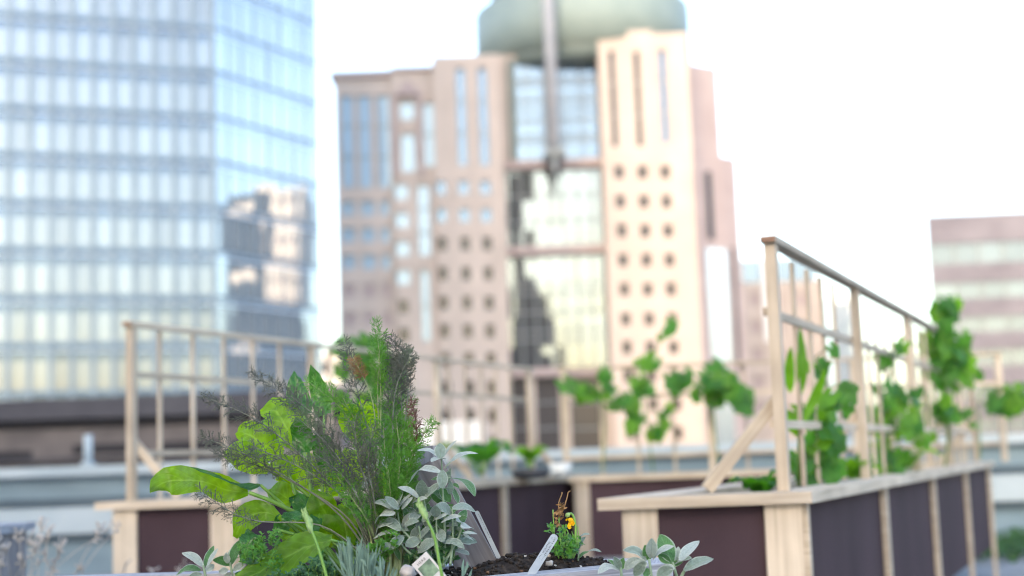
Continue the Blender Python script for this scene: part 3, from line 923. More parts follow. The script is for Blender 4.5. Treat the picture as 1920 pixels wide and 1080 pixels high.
window_rows(t2, p2[2], p2[3], z2, 'office_wall', 8, 4.2, 5)
t3, z3, p3 = mirrored_block('navy_annex', 'lower navy annex across the street, seen mirrored at the foot of the glass tower', 470, 572, 570, 250.0, 'navy', 5)

nb = thing('shade_blocker', 'tall grey unseen block added behind the garden to keep the terrace in shade', 'building', (-40, -40, GZ))  # added, unseen: blocks the sun so the garden lies in shade
mb = MB(); mb.box(-44, -12, -58, -40, GZ, 25); mb.build('wall', 'office_wall', nb)
mb = MB(); mb.box(-125, -44.003, -62, -40, GZ, 150); mb.build('wall', 'office_wall', nb)  # tall added wing cuts the sun on the office block and granite tower
for k in range(11):
    for i in range(9):
        mb = MB(); mb.add([(-42.5 + i * 3.4, -39.95, 22 - k * 3.6), (-40.5 + i * 3.4, -39.95, 22 - k * 3.6), (-40.5 + i * 3.4, -39.95, 20 - k * 3.6), (-42.5 + i * 3.4, -39.95, 20 - k * 3.6)], [(0, 1, 2, 3)]); mb.build('window', 'win_dark', nb)

sb_ = thing('stepped_block', 'grey stepped block behind the garden, mirrored in the granite tower atrium glass', 'building', (4, -100, GZ))
for px0, px1, ytop in ((940, 985, 330), (985, 1008, 500), (1008, 1028, 580), (1028, 1050, 640)):
    Yv = 2 * YD + 100
    s = Yv / F_PX
    a, b = A(px0, 560, Yv).x, A(px1, 560, Yv).x
    mb = MB(); mb.box(a, b - .003, -116, -100, GZ, A(px0, ytop, Yv).z); mb.build('wall', 'shade_block', sb_)

# ================================================================== RAISED BEDS
UD = A(2124, 828, 1.0)
UD = V((UD.x, 1.0))                 # where the long sides of the beds run
CAPZ = 0.735
UN = UD.normalized()


def raised_bed(label, xl, xr, Y0, n, step, group, ztop=CAPZ, zbot=.20, overhang=.045, broad=False, back_step=None):
    t = thing('raised_bed', label, 'planter', ((xl + xr) / 2, Y0, 0), group)
    end = V((0, 1)) * back_step if broad else UD * (n * step)
    Lf, Rf = V((xl, Y0)), V((xr, Y0))
    Lb, Rb = Lf + end, Rf + end
    poly = [tuple(Lf), tuple(Rf), tuple(Rb), tuple(Lb)]
    zc = ztop - .032
    inner = offset_poly(poly, -.025)
    for i in range(4):                                     # cladding
        mb = MB(); j = (i + 1) % 4
        mb.prism([poly[i], poly[j], inner[j], inner[i]], zbot, zc - .002); mb.build('panel', 'panel', t)
    # corner boards
    w = .098
    def board(p, q, z0=0.0, out=.022):
        mb = MB(); mb.wallbox(p, q, out, -.002, z0, zc - .003); return mb
    board(Lf, Lf + V((w, 0))).build('corner_board', 'wood', t)
    board(Rf - V((w, 0)), Rf + V((.004, 0))).build('corner_board', 'wood', t)
    def batten(c, wd, dirv, nrm):
        mb = MB(); a, b = c - dirv * wd / 2, c + dirv * wd / 2
        mb.prism([tuple(a + nrm * .003), tuple(b + nrm * .003), tuple(b + nrm * .024), tuple(a + nrm * .024)] if nrm.dot(V((dirv.y, -dirv.x))) < 0 else
                 [tuple(a + nrm * .024), tuple(b + nrm * .024), tuple(b + nrm * .003), tuple(a + nrm * .003)], 0.0, zc - .003)
        mb.build('batten', 'wood', t)
    if broad:
        m = max(1, int((xr - xl) / 1.25))
        for k in range(1, m):
            batten(V((xl + (xr - xl) * k / m, Y0)), .05, V((1, 0)), V((0, -1)))
    else:
        rn, ln = V((UN.y, -UN.x)), V((-UN.y, UN.x))
        for k in range(0, n + 1):
            off = .016 if k == 0 else (-.035 if k == n else 0)
            batten(Rf + UD * (k * step) + UN * off, .06 if k else .03, UN, rn)
            if k:
                batten(Lf + UD * (k * step) + UN * off, .06, UN, ln)
    # cap boards, mitred
    po, pi = offset_poly(poly, overhang), offset_poly(poly, overhang - .13)
    for i in range(4):
        mb = MB(); j = (i + 1) % 4
        a, b, c, d = po[i], po[j], pi[j], pi[i]
        mb.hexa([(*q, zc) for q in (a, b, c, d)] + [(*q, ztop) for q in (a, b, c, d)]); mb.build('cap_board', 'wood', t)
    # soil
    ins = offset_poly(poly, -.03)
    mb = MB()
    nu, nv = 10, 24
    g = []
    for i in range(nv + 1):
        for j in range(nu + 1):
            l = V(ins[0]).lerp(V(ins[3]), i / nv); r = V(ins[1]).lerp(V(ins[2]), i / nv)
            q = l.lerp(r, j / nu)
            g.append((q.x, q.y, ztop - .055 + .02 * mnoise.noise((q.x * 7, q.y * 7, 1))))
    mb.add(g, [(i * (nu + 1) + j, i * (nu + 1) + j + 1, (i + 1) * (nu + 1) + j + 1, (i + 1) * (nu + 1) + j) for i in range(nv) for j in range(nu)], None, True)
    mb.build('soil', 'soil', t)
    return t


BG = 'raised beds of the roof garden'
xr0, xr1 = A(1167, 1000, 4.0).x, A(1500, 1000, 4.0).x
raised_bed('dark panelled raised bed with pale corner boards, nearest on the right under the tall trellis', xr0, xr1, 4.0, 4, 1.285, BG)
yl = 5.93
xl0, xl1 = A(214, 1000, yl).x, A(441, 1000, yl).x
raised_bed('raised bed with dark panels and pale boards, on the left behind the big leaf', xl0, xl1, yl, 3, 1.25, BG)
yb = 9.35
xb0, xb1 = A(1078, 960, yb).x, A(1640, 960, yb).x
raised_bed('raised bed seen broadside at the back between the left and right beds', xb0, xb1, yb, 1, 1, BG, ztop=.725, broad=True, back_step=.62)


# ------------------------------------------------------------------ trellises
def trellis(label, P, dirv, n, step, nslat, height, group, brace=None, post=.033, zb=CAPZ, rails=(.725, .27), first=0):
    t = thing('trellis', label, 'trellis', (P.x, P.y, zb), group)
    top = zb + height
    d = dirv.normalized()
    d3 = V((d.x, d.y, 0))
    nrm = V((d.y, -d.x, 0))
    end = P + dirv * (n * step)
    for k in range(n + 1):
        c = P + dirv * (k * step)
        mb = MB(); mb.bar((c.x, c.y, zb + .001), (c.x, c.y, top - .002), post, post, side=(d.x, d.y, 0)); mb.build('post', 'wood', t)
    a, b = P - d * .03, end + d * .03
    mb = MB(); mb.bar((a.x, a.y, top + .010), (b.x, b.y, top + .010), .046, .019, side=nrm); mb.build('top_rail', 'wood', t)
    mb = MB(); e = a - d * .004; f = a - d * .0005; mb.bar((e.x, e.y, top + .010), (f.x, f.y, top + .010), .043, .017, side=nrm); mb.build('rail_end', 'wood_end', t)
    for fr in rails:
        z = zb + height * fr
        off = V((nrm.x, nrm.y)) * -(post / 2 + .008)
        a, b = P + off, end + off
        mb = MB(); mb.bar((a.x, a.y, z), (b.x, b.y, z), .014, .024, side=nrm); mb.build('rail', 'wood', t)
    for k in range(n):
        for i in range(1, nslat):
            c = P + dirv * (k * step + step * i / nslat) + V((nrm.x, nrm.y)) * (-(post / 2 + .022))
            mb = MB(); mb.bar((c.x, c.y, zb + .001), (c.x, c.y, top), .018, .012, side=d3); mb.build('slat', 'wood', t)
    if brace:
        bx, bh = brace
        for k in range(n + 1):
            c = P + dirv * (k * step)
            y = c.y + post / 2 + .014
            s = 1 if bx > 0 else -1
            mb = MB(); mb.bar((c.x + s * .0, y, zb + bh), (c.x + bx, y, zb + .012), .026, .036, side=(0, 1, 0)); mb.build('brace', 'wood', t)
    return t


TG = 'lattice trellises on the raised beds'
pr = A(1470, 905, 4.06)
hr = A(1447, 440, 4.06).z - CAPZ - .026
trellis('tall lattice trellis with bean vines, on the near right raised bed', V((pr.x, 4.06)), UD, 4, 1.245, 6, hr, TG, brace=(-.215, .262))
plx = A(247, 920, yl + .06)
trellis('lattice trellis along the left raised bed in front of the glass tower', V((plx.x, yl + .06)), UD, 3, 1.33, 6, A(239, 601, yl + .06).z - CAPZ - .026, TG, brace=(.19, .245))
pb = A(1063, 890, yb + .08)
trellis('lattice trellis seen face on, along the back raised bed', V((pb.x, yb + .08)), V((1, 0)), 3, .96, 4, A(1200, 690, yb + .08).z - .725, TG, zb=.725, rails=(.74, .17), post=.036)

# ================================================================== LEAFY PLANTS IN THE BACK BEDS
def lobed_leaf(mb, c, nrm, up, size, mi=0):
    """Five-lobed cupped vine leaf."""
    nrm = V(nrm).normalized()
    u = V(up); u = (u - nrm * u.dot(nrm)); u = u.normalized() if u.length > 1e-3 else nrm.orthogonal().normalized()
    s = u.cross(nrm)
    n = 22
    verts = [V(c)]
    uv0 = [(0.5, 0.35)]
    for k in range(n):
        th = 2 * math.pi * k / n
        r = .50 + .07 * math.cos(5 * th) + .06 * math.cos(2 * th) + rnd.uniform(-.03, .03)
        if k == n // 2:
            r = .12
        x, y = math.sin(th) * r, math.cos(th) * r
        cup = -.28 * r * r + .12 * abs(x)
        verts.append(V(c) + s * (x * size) + u * (y * size) + nrm * (cup * size + rnd.uniform(-.03, .03) * size))
        uv0.append((0.5 + x * .9, 0.35 + y * .6))
    faces = [(0, 1 + k, 1 + (k + 1) % n) for k in range(n)]
    mb.add(verts, faces, [[uv0[i] for i in f] for f in faces], True, mi)


def vine(label, path_px, Y, leaves, size, group=None, light=.3, spread=.05, hang=True, name='climbing_vine', cat='climbing plant', base=None):
    """Stem along photo-measured points at depth Y, with leaves placed in clusters (px, py, radius px, count)."""
    pts = [A(x, y, Y + dy) for x, y, dy in path_px]
    if base:
        pts[0].z = base
    t = thing(name, label, cat, pts[0], group)
    mb = MB(); mb.tube(spline(pts, 24), .006, .003, 6)
    mf = MB()
    for (px, py, rad, cnt) in leaves:
        for _ in range(max(1, round(cnt * .78))):
            a, r = rnd.random() * 6.28, rad * math.sqrt(rnd.random())
            yy = Y + rnd.uniform(-1, 1) * spread * 2
            c = A(px + r * math.cos(a), py + r * math.sin(a), yy)
            nrm = V((rnd.uniform(-.7, .7), -1 + rnd.uniform(-.2, .5), rnd.uniform(-.1, .9)))
            up = V((rnd.uniform(-.8, .8), rnd.uniform(-.3, .3), -1 if hang else 1))
            lobed_leaf(mf, c, nrm, up, size * rnd.choice((.35, .45, .6, .75, .9, 1.05)), 1 if rnd.random() < light else 0)
            near = min(spline(pts, 24), key=lambda q: (q - c).length)
            if (near - c).length < .5:
                mb.tube([near, near.lerp(c, .5) + V((0, 0, .01)), c], .0022, .0015, 4)
    mb.build('stem', 'vine_stem', t)
    mf.build('foliage', ['vine', 'vine_light'], t)
    return t


VG = 'vines climbing the trellises'
vine('dense dark vine climbing over the top rail at the far end of the right trellis',
     [(1772, 878, 0), (1778, 800, 0), (1765, 700, .1), (1770, 600, 0)], 7.5,
     [(1770, 590, 26, 16), (1772, 640, 38, 40), (1782, 690, 42, 36), (1750, 760, 40, 14), (1745, 760, 34, 9), (1815, 710, 22, 7), (1800, 790, 26, 8), (1790, 575, 14, 4)], .105, VG, .30)
vine('drooping vine tip with round leaves hanging out past the end of the right trellis',
     [(1838, 860, 0), (1838, 740, 0), (1868, 728, -.1), (1915, 735, -.3)], 8.9,
     [(1862, 752, 14, 6), (1905, 755, 22, 14), (1925, 740, 24, 10)], .15, VG, .15)
vine('leafy bean vine filling the lower middle of the right trellis',
     [(1672, 892, 0), (1660, 800, 0), (1665, 730, .1), (1685, 640, 0)], 6.1,
     [(1660, 735, 26, 12), (1640, 860, 36, 24), (1700, 745, 24, 12), (1668, 870, 30, 20), (1690, 652, 8, 2), (1652, 676, 8, 2), (1725, 815, 26, 12), (1690, 800, 40, 14), (1640, 790, 24, 8)], .085, VG, .45)
vine('leafy bean vine with dark lower leaves behind the nearest post of the right trellis',
     [(1535, 905, 0), (1545, 820, 0), (1560, 760, 0), (1530, 668, 0)], 4.75,
     [(1545, 825, 34, 26), (1575, 765, 30, 13), (1535, 870, 36, 22), (1505, 880, 30, 16), (1530, 692, 16, 4), (1590, 730, 16, 6), (1500, 770, 18, 5), (1560, 655, 4, 1)], .075, VG, .25)
vine('thin vine with few leaves reaching above the back trellis',
     [(1225, 886, 0), (1215, 800, 0), (1208, 720, 0), (1240, 640, 0), (1262, 605, 0)], 9.25,
     [(1258, 612, 5, 2), (1240, 632, 4, 1), (1212, 676, 14, 7), (1205, 715, 24, 10), (1185, 745, 18, 5), (1200, 770, 18, 7), (1226, 815, 12, 5), (1245, 770, 14, 3), (1250, 792, 8, 2), (1190, 800, 8, 2)], .13, VG, .35)
vine('bushy vine with large leaves over the right end of the back trellis',
     [(1350, 884, 0), (1340, 800, 0), (1342, 740, 0), (1395, 745, 0)], 9.2,
     [(1322, 720, 22, 10), (1352, 725, 26, 20), (1392, 752, 18, 8), (1315, 745, 14, 4), (1345, 700, 18, 6), (1290, 700, 12, 2), (1265, 720, 10, 2)], .15, VG, .2)
vine('pale green vine over the left end of the back trellis',
     [(1130, 886, 0), (1135, 780, 0), (1120, 730, 0), (1138, 690, 0)], 9.25,
     [(1100, 735, 18, 10), (1135, 705, 14, 6), (1140, 735, 12, 4), (1085, 745, 10, 3), (1060, 735, 14, 3), (1150, 755, 10, 3)], .13, VG, .6)
vine('dark bushy vine on the left trellis, behind the fennel tops',
     [(690, 890, 0), (690, 800, 0), (680, 720, 0), (672, 660, 0)], 8.0,
     [(690, 660, 26, 18), (665, 690, 26, 14), (735, 690, 30, 14), (640, 650, 12, 4), (720, 730, 34, 16), (680, 770, 30, 12)], .12, VG, .12)


def leafy(label, px, py, Y, n, length, width, mat, group=None, name='leafy_vegetable', cat='vegetable', lean=.7, zb=None):
    p = A(px, py, Y)
    if zb is not None:
        p.z = zb
    t = thing(name, label, cat, p, group)
    mb, ms = MB(), MB()
    for i in range(n):
        a = 6.28 * i / n + rnd.uniform(-.3, .3)
        d = V((math.cos(a), math.sin(a), 0))
        l = length * rnd.uniform(.75, 1.15)
        le = lean * rnd.uniform(.4, 1.2)
        p1 = p + d * (l * .25 * le) + V((0, 0, l * .42))
        p2 = p + d * (l * .62 * le) + V((0, 0, l * .78))
        p3 = p + d * (l * 1.0 * le) + V((0, 0, l * (.92 - .25 * le)))
        ms.tube([p, p1], .005, .003, 5)
        mb.leaf([p1, p2, p3], width * rnd.uniform(.8, 1.2), V((0, 0, 1)) - d * .4, ovate, nv=7, nu=4, fold=.25, wave=.06)
    ms.build('stalk', 'petiole', t)
    mb.build('foliage', mat, t)
    return t


LG = 'leafy vegetables in the raised beds'
leafy('dark green leafy vegetable at the back of the left raised bed, right of the sage', 902, 893, 8.0, 9, .21, .11, 'vine', LG, lean=1.1)
pot1 = A(995, 893, 8.6)
leafy('light green lettuce standing in a dark pot on the left raised bed', 995, 884, 8.6, 10, .15, .085, 'vine_light', LG, lean=1.0, zb=CAPZ + .055)
t = thing('plant_pot', 'dark plastic tray pot under the light green lettuce', 'pot', (pot1.x, 8.6, CAPZ))
mb = MB(); lathe(mb, pot1.x, 8.6, [(.001, CAPZ + .001), (.10, CAPZ + .001), (.125, CAPZ + .06), (.118, CAPZ + .06), (.10, CAPZ + .04), (.001, CAPZ + .04)], 24); mb.build('pot', 'dark_pot', t)
p = A(1052, 893, 9.0)
t = thing('plant_pot', 'small white plastic pot at the end of the left raised bed', 'pot', (p.x, 9.0, CAPZ))
mb = MB(); lathe(mb, p.x, 9.0, [(.001, CAPZ + .001), (.055, CAPZ + .001), (.075, CAPZ + .085), (.068, CAPZ + .085), (.055, CAPZ + .05), (.001, CAPZ + .05)], 24); mb.build('pot', 'white_pot', t)
leafy('broad leaved vegetable left of the nearest trellis post on the right raised bed', 1428, 912, 4.5, 9, .105, .075, 'vine', LG, lean=1.0, zb=CAPZ - .05)
leafy('low green vegetable behind the second post of the right trellis', 1600, 900, 5.4, 8, .15, .09, 'vine_light', LG, lean=.9, zb=CAPZ - .05)
leafy('low green vegetable near the third post of the right trellis', 1690, 890, 6.5, 8, .16, .09, 'vine_light', LG, lean=.9, zb=CAPZ - .05)
# two tall upright leaves behind the near trellis post
t = thing('corn_plant', 'tall upright plant with two blade leaves behind the nearest post of the right trellis', 'vegetable', A(1498, 905, 4.5))
mb = MB()
mb.leaf([A(1500, 742, 4.5), A(1503, 690, 4.48), A(1500, 612, 4.5)], .036, (0.2, -1, .2), ell, nv=10, nu=4, fold=.2)
mb.leaf([A(1482, 735, 4.55), A(1480, 700, 4.53), A(1483, 650, 4.52)], .034, (-.2, -1, .2), ell, nv=10, nu=4, fold=.2)
mb.leaf([A(1500, 800, 4.5), A(1530, 740, 4.5), A(1548, 690, 4.45)], .032, (0.2, -1, .4), ell, nv=8, nu=4, fold=.2)
mb.leaf([A(1500, 820, 4.5), A(1475, 790, 4.48), A(1462, 770, 4.45)], .04, (0.2, -1, .4), ell, nv=8, nu=4, fold=.2)
mb.build('foliage', 'vine_light', t)
mb = MB(); mb.tube([A(1498, 912, 4.5), A(1498, 760, 4.5)], .007, .004, 6); mb.build('stem', 'vine_stem', t)

# grasses and a small planter, bottom left, out of focus
gx = A(20, 1000, 4.6)
t = thing('wooden_planter', 'small weathered planter with a pale rim in the bottom left corner', 'planter', (gx.x - .3, 4.7, 0))
mb = MB()
zt = A(20, 985, 4.6).z
xa, xb_ = A(-260, 985, 4.6).x, A(-6, 985, 4.6).x
for q in ((xa, xb_, 4.6, 4.63), (xa, xb_, 4.85, 4.88), (xa, xa + .03, 4.631, 4.849), (xb_ - .03, xb_, 4.631, 4.849)):
    mb.box(*q, 0, zt - .03)
mb.build('side', 'grey_wood_dark', t)
mb = MB()
for q in ((xa - .02, xb_ + .02, 4.57, 4.66), (xa - .02, xb_ + .02, 4.82, 4.91), (xa - .02, xa + .07, 4.662, 4.818), (xb_ - .07, xb_ + .02, 4.662, 4.818)):
    mb.box(*q, zt - .028, zt)
mb.build('rim', 'grey_wood', t)
mb = MB(); mb.box(xa + .031, xb_ - .031, 4.631, 4.849, zt - .12, zt - .05); mb.build('soil', 'soil', t)


def dry_clump(label, px, Y, n, h, lean, green, name='grass_clump', zb=0.0):
    p = A(px, 1080, Y); p.z = zb
    t = thing(name, label, 'plant', p, 'dry grasses in the bottom left corner')
    mb, mg = MB(), MB()
    for i in range(n):
        b = p + V((rnd.uniform(-.14, .14), rnd.uniform(-.10, .10), 0))
        l = h * rnd.uniform(.45, 1.0)
        e = b + V((rnd.gauss(lean, .35) * l, rnd.gauss(0, .25) * l, l))
        mid = b.lerp(e, .55) + V((0, 0, .12 * l))
        c = spline([b, mid, e], 7)
        mb.tube(c, .0022, .0011, 4)
        for k in range(7):                                  # seed head
            s = e.lerp(mid, k * .05)
            q = s + rvec(.022) + V((0, 0, .015))
            mb.tube([s, q], .0022, .0035, 4)
    for i in range(green):
        b = p + V((rnd.uniform(-.16, .16), rnd.uniform(-.10, .10), rnd.uniform(.03, .22) * h))
        mg.leaf([b, b + rvec(.03) + V((0, 0, .03)), b + rvec(.07) + V((0, 0, .03))], .03, rvec(1) + V((0, -1, 1)), ell, nv=4, nu=2)
    mb.build('dry_stem', 'dry_grass', t)
    if green:
        mg.build('foliage', 'weed', t)
dry_clump('dry seeding grass clump leaning right, left of the left raised bed', 118, 4.2, 26, .50, .35, 20)
dry_clump('dry grass with green leaves at the very corner of the frame', 30, 4.35, 20, .34, .25, 70, zb=zt - .30)
dry_clump('sparse dry grass stalks touching the left raised bed corner', 200, 4.9, 26, .55, .05, 10)
mb = MB()
for i in range(1500):
    c = V((rnd.uniform(2.6, 6.5), rnd.uniform(10.2, 11.9), rnd.uniform(.0, .13)))
    mb.leaf([c, c + rvec(.05) + V((0, 0, .03)), c + rvec(.09)], .05, rvec(.6) + V((0, -.4, 1)), ell, nv=3, nu=2)
tag(mb.build('ground_cover', 'weed', None, kind='stuff'), 'low green plants growing at the foot of the parapet on the right', 'plants')

# ================================================================== FOREGROUND BED
RIM = .655
fpoly = [(-.678, 1.955), (.26, 2.62), (.275, 2.75), (-1.2, 2.85), (-1.2, 1.955)]
fb = thing('weathered_bed', 'weathered grey timber herb bed in the foreground holding the fennel and sage', 'planter', (-.3, 2.3, 0))
fin_ = offset_poly(fpoly, -.03)
for i in range(5):
    j = (i + 1) % 5
    mb = MB(); q = [fpoly[i], fpoly[j], fin_[j], fin_[i]]
    mb.hexa([(*p_, 0.0) for p_ in q] + [(*p_, RIM - .034) for p_ in q]); mb.build('side_board', 'grey_wood_dark', fb)
po, pi = offset_poly(fpoly, .012), offset_poly(fpoly, -.062)
for i in range(5):
    j = (i + 1) % 5
    mb = MB(); q = [po[i], po[j], pi[j], pi[i]]
    mb.hexa([(*p_, RIM - .033) for p_ in q] + [(*p_, RIM) for p_ in q]); mb.build('rim_board', 'grey_wood', fb)


def inside(x, y, poly):
    c = False
    for i in range(len(poly)):
        (x1, y1), (x2, y2) = poly[i], poly[i - 1]
        if (y1 > y) != (y2 > y) and x < (x2 - x1) * (y - y1) / (y2 - y1) + x1:
            c = not c
    return c


def soil_z(x, y):
    mound = .030 * math.exp(-((x - .12) ** 2 / .03 + (y - 2.62) ** 2 / .008)) + .02 * math.exp(-((x + .02) ** 2 / .02 + (y - 2.58) ** 2 / .01))
    e = 9.0
    for i in range(5):
        (x1, y1), (x2, y2) = fpoly[i - 1], fpoly[i]
        dx, dy = x2 - x1, y2 - y1
        e = min(e, ((x - x1) * -dy + (y - y1) * dx) / math.hypot(dx, dy))
    mound *= max(0, min(1, (e - .06) / .05))
    return .640 + mound + .010 * mnoise.noise((x * 14, y * 14, 3)) + .006 * mnoise.noise((x * 45, y * 45, 5)) + .004 * mnoise.noise((x * 120, y * 120, 9))


mb = MB()
nx, ny = 210, 130
gx0, gx1, gy0, gy1 = -1.15, .27, 1.98, 2.82
g = [(gx0 + (gx1 - gx0) * i / nx, gy0 + (gy1 - gy0) * j / ny) for j in range(ny + 1) for i in range(nx + 1)]
keep = [inside(x, y, fin_) for x, y in g]
idx, vs_, fs_ = {}, [], []
for k, (x, y) in enumerate(g):
    if keep[k]:
        idx[k] = len(vs_); vs_.append((x, y, soil_z(x, y)))
for j in range(ny):
    for i in range(nx):
        q = [j * (nx + 1) + i, j * (nx + 1) + i + 1, (j + 1) * (nx + 1) + i + 1, (j + 1) * (nx + 1) + i]
        if all(keep[k] for k in q):
            fs_.append(tuple(idx[k] for k in q))
mb.add(vs_, fs_, None, True)
mb.build('soil', 'soil', fb)


def lump(mb, c, r, seg=7, rings=5, flat=.75, jag=.35):
    """Small irregular stone or crumb."""
    ph = rvec(50)
    verts = []
    for i in range(rings + 1):
        a = math.pi * i / rings
        for k in range(seg):
            th = 2 * math.pi * k / seg
            d = V((math.sin(a) * math.cos(th), math.sin(a) * math.sin(th), math.cos(a) * flat))
            verts.append(V(c) + d * (r * (1 + jag * mnoise.noise(d * 1.7 + ph))))
    mb.add(verts, [(i * seg + k, i * seg + (k + 1) % seg, (i + 1) * seg + (k + 1) % seg, (i + 1) * seg + k) for i in range(rings) for k in range(seg)], None, True)


m1, m2, m3 = MB(), MB(), MB()
cnt = 0
while cnt < 1500:
    x, y = rnd.uniform(-.30, .24), rnd.uniform(2.28, 2.70)
    if not inside(x, y, pi):
        continue
    cnt += 1
    z = soil_z(x, y)
    k = rnd.random()
    r = rnd.uniform(.0015, .006) * (1.6 if k > .985 else 1)
    tgt = m2 if k < .045 else (m3 if k < .075 else m1)
    lump(tgt, (x, y, z + r * .3), r * (.7 if tgt is m2 else 1), 6, 4, .8, .7)
m1.build('soil_crumbs', 'soil', fb, kind='stuff'); m2.build('perlite_grains', 'perlite', fb, kind='stuff'); m3.build('bark_bits', 'chip', fb, kind='stuff')
p = A(764, 1072, 2.36); mb = MB(); lump(mb, p, .013, 12, 8, .8, .5)
tag(mb.build('pebble', 'stone', None), 'pale grey pebble on the soil left of the picture label', 'stone')
p = A(979, 1055, 2.60); mb = MB()
for k in range(4): lump(mb, p + rvec(.004), .0065, 8, 6, .8, .7)
tag(mb.build('bark_chip', 'chip', None), 'small orange brown bark chip on the soil left of the stick label', 'bark')
p = A(1031, 1056, 2.56); mb = MB(); lump(mb, p, .006, 8, 6, .8, .7)
tag(mb.build('pebble', 'perlite', None), 'tiny white grain of stone right of the stick label', 'stone')

# post and leaning board
p = A(804, 1060, 2.64)
wp = thing('wooden_post', 'weathered grey post with a slanting brace board standing in the foreground bed', 'post', (p.x, 2.64, .60))
zt = A(803, 836, 2.64).z
mb = MB(); mb.bar((p.x + .002, 2.64, .60), (p.x + .002, 2.64, zt), .036, .036, side=(1, 0, 0)); mb.build('post', 'grey_wood', wp)
mb = MB()
a, b = A(902, 1075, 2.60), A(793, 872, 2.60)
d = (b - a).normalized()
mb.bar(a, b, .026, .072, side=(0, 1, 0)); mb.build('brace', 'grey_wood_dark', wp)


def stamp(mb, o, ex, ey, n, lines, w, h, jitter=.0):
    """Rows of tiny unreadable lettering: short dark strokes on the plane o + x*ex + y*ey."""
    nrm = ex.cross(ey).normalized()
    for L in range(lines):
        x = 0.0
        while x < w:
            cw = rnd.uniform(.5, 1.0) * h
            if rnd.random() < .86:
                for k in range(rnd.randint(1, 3)):
                    x0 = x + rnd.uniform(0, cw * .5); y0 = L * -1.7 * h + rnd.uniform(0, h * .5)
                    dx, dy = (cw * .28, h * rnd.uniform(.4, .9)) if rnd.random() < .6 else (cw * .7, h * .25)
                    q = [o + ex * x0 + ey * y0, o + ex * (x0 + dx) + ey * y0, o + ex * (x0 + dx) + ey * (y0 + dy), o + ex * x0 + ey * (y0 + dy)]
                    mb.add([s + nrm * .0004 for s in q], [(0, 1, 2, 3)])
            x += cw * 1.15


def stick_label(label, tip, base, wpx, Y0, Y1, mat, notch=False, lines=2, textlen=.6):
    a, b = A(*base, Y0), A(*tip, Y1)
    t = thing('plant_label', label, 'plant label', a)
    d = (b - a); L = d.length; d.normalize()
    w = wpx * Y0 / F_PX / 2
    s = d.cross(V((0, 1, 0))).normalized()           # across, roughly in the picture plane
    if s.x < 0: s = -s
    n = s.cross(d).normalized()
    if n.y > 0: n = -n
    prof = [(-.9, 0), (.9, 0)] if False else None
    out = [(-w * .55, -.03), (w * .55, -.03), (w, 0), (w, L - w * .9), (w * .7, L - w * .25), (w * .25, L), (-w * .25, L), (-w * .7, L - w * .25), (-w, L - w * .9), (-w, 0)]
    mb = MB()
    k = len(out)
    fr = [a + s * x + d * y + n * .0006 for x, y in out]; bk = [a + s * x + d * y - n * .0006 for x, y in out]
    mb.add(fr + bk, [tuple(range(k)), tuple(range(2 * k - 1, k - 1, -1))] + [(i, k + i, k + (i + 1) % k, (i + 1) % k) for i in range(k)])
    mb.build('tag', mat, t)
    mt = MB()
    o = a + s * (w * .12) + d * (L * .93) + n * .0007
    stamp(mt, o, -d, s, n, lines, L * textlen, w * .42)
    mt.build('lettering', 'ink', t)
    return t
stick_label('grey white stick label with two rows of print leaning before the small flower', (1042, 1003), (999, 1072), 15, 2.47, 2.52, 'white_plastic')
stick_label('narrow white label lying along the right edge of the slanting brace board', (893, 958), (936, 1048), 8, 2.58, 2.585, 'white_plastic', lines=1, textlen=.5)

# printed picture label
o = A(799, 1034, 2.32); ex_ = (A(772, 1059, 2.32) - o); ey_ = (A(838, 1085, 2.30) - o)
pl = thing('plant_label', 'white picture label printed with sage leaves, tilted in front of the sage', 'plant label', A(805, 1085, 2.31))
wv, hv_ = ex_.length, .105
ex_.normalize(); ey_ = (ey_ - ex_ * ey_.dot(ex_)).normalized()
nn_ = ex_.cross(ey_).normalized()
if nn_.y > 0: nn_ = -nn_
q = lambda x, y, k=0.0: o + ex_ * x + ey_ * y + nn_ * k
mb = MB(); mb.hexa([q(0, 0, -.0005), q(wv, 0, -.0005), q(wv, hv_, -.0005), q(0, hv_, -.0005), q(0, 0, .0005), q(wv, 0, .0005), q(wv, hv_, .0005), q(0, hv_, .0005)]); mb.build('card', 'card', pl)
mb = MB(); m_ = wv * .10
mb.add([q(m_, wv * .40, .0008), q(wv - m_, wv * .40, .0008), q(wv - m_, wv * 1.25, .0008), q(m_, wv * 1.25, .0008)], [(0, 1, 2, 3)])
mb.build('picture', 'picture', pl)
mb = MB(); mb.hexa([q(wv * .35, hv_, -.0005), q(wv * .65, hv_, -.0005), q(wv * .55, hv_ + .05, -.0005), q(wv * .45, hv_ + .05, -.0005), q(wv * .35, hv_, .0005), q(wv * .65, hv_, .0005), q(wv * .55, hv_ + .05, .0005), q(wv * .45, hv_ + .05, .0005)]); mb.build('stake', 'card', pl)
cu = bpy.data.curves.new('lettering', 'FONT'); cu.body = 'HERB'; cu.size = wv * .21; cu.align_x = 'CENTER'; cu.space_character = 1.1
fo = bpy.data.objects.new('lettering_source', cu); COL.objects.link(fo)
bpy.context.view_layer.update()
me = bpy.data.meshes.new_from_object(fo.evaluated_get(bpy.context.evaluated_depsgraph_get()))
bpy.data.objects.remove(fo)
me.name = 'lettering'; me.materials.clear(); me.materials.append(M['ink'])
fo = bpy.data.objects.new('lettering', me); COL.objects.link(fo); fo.parent = pl
# reading direction runs up to the right along the short edge
rx = -ex_; ry = -ey_; rz = rx.cross(ry)
pos = q(wv * .52, wv * .31, .0010) - pl.location
fo.matrix_local = Matrix(((rx.x, ry.x, rz.x, pos.x), (rx.y, ry.y, rz.y, pos.y), (rx.z, ry.z, rz.z, pos.z), (0, 0, 0, 1)))


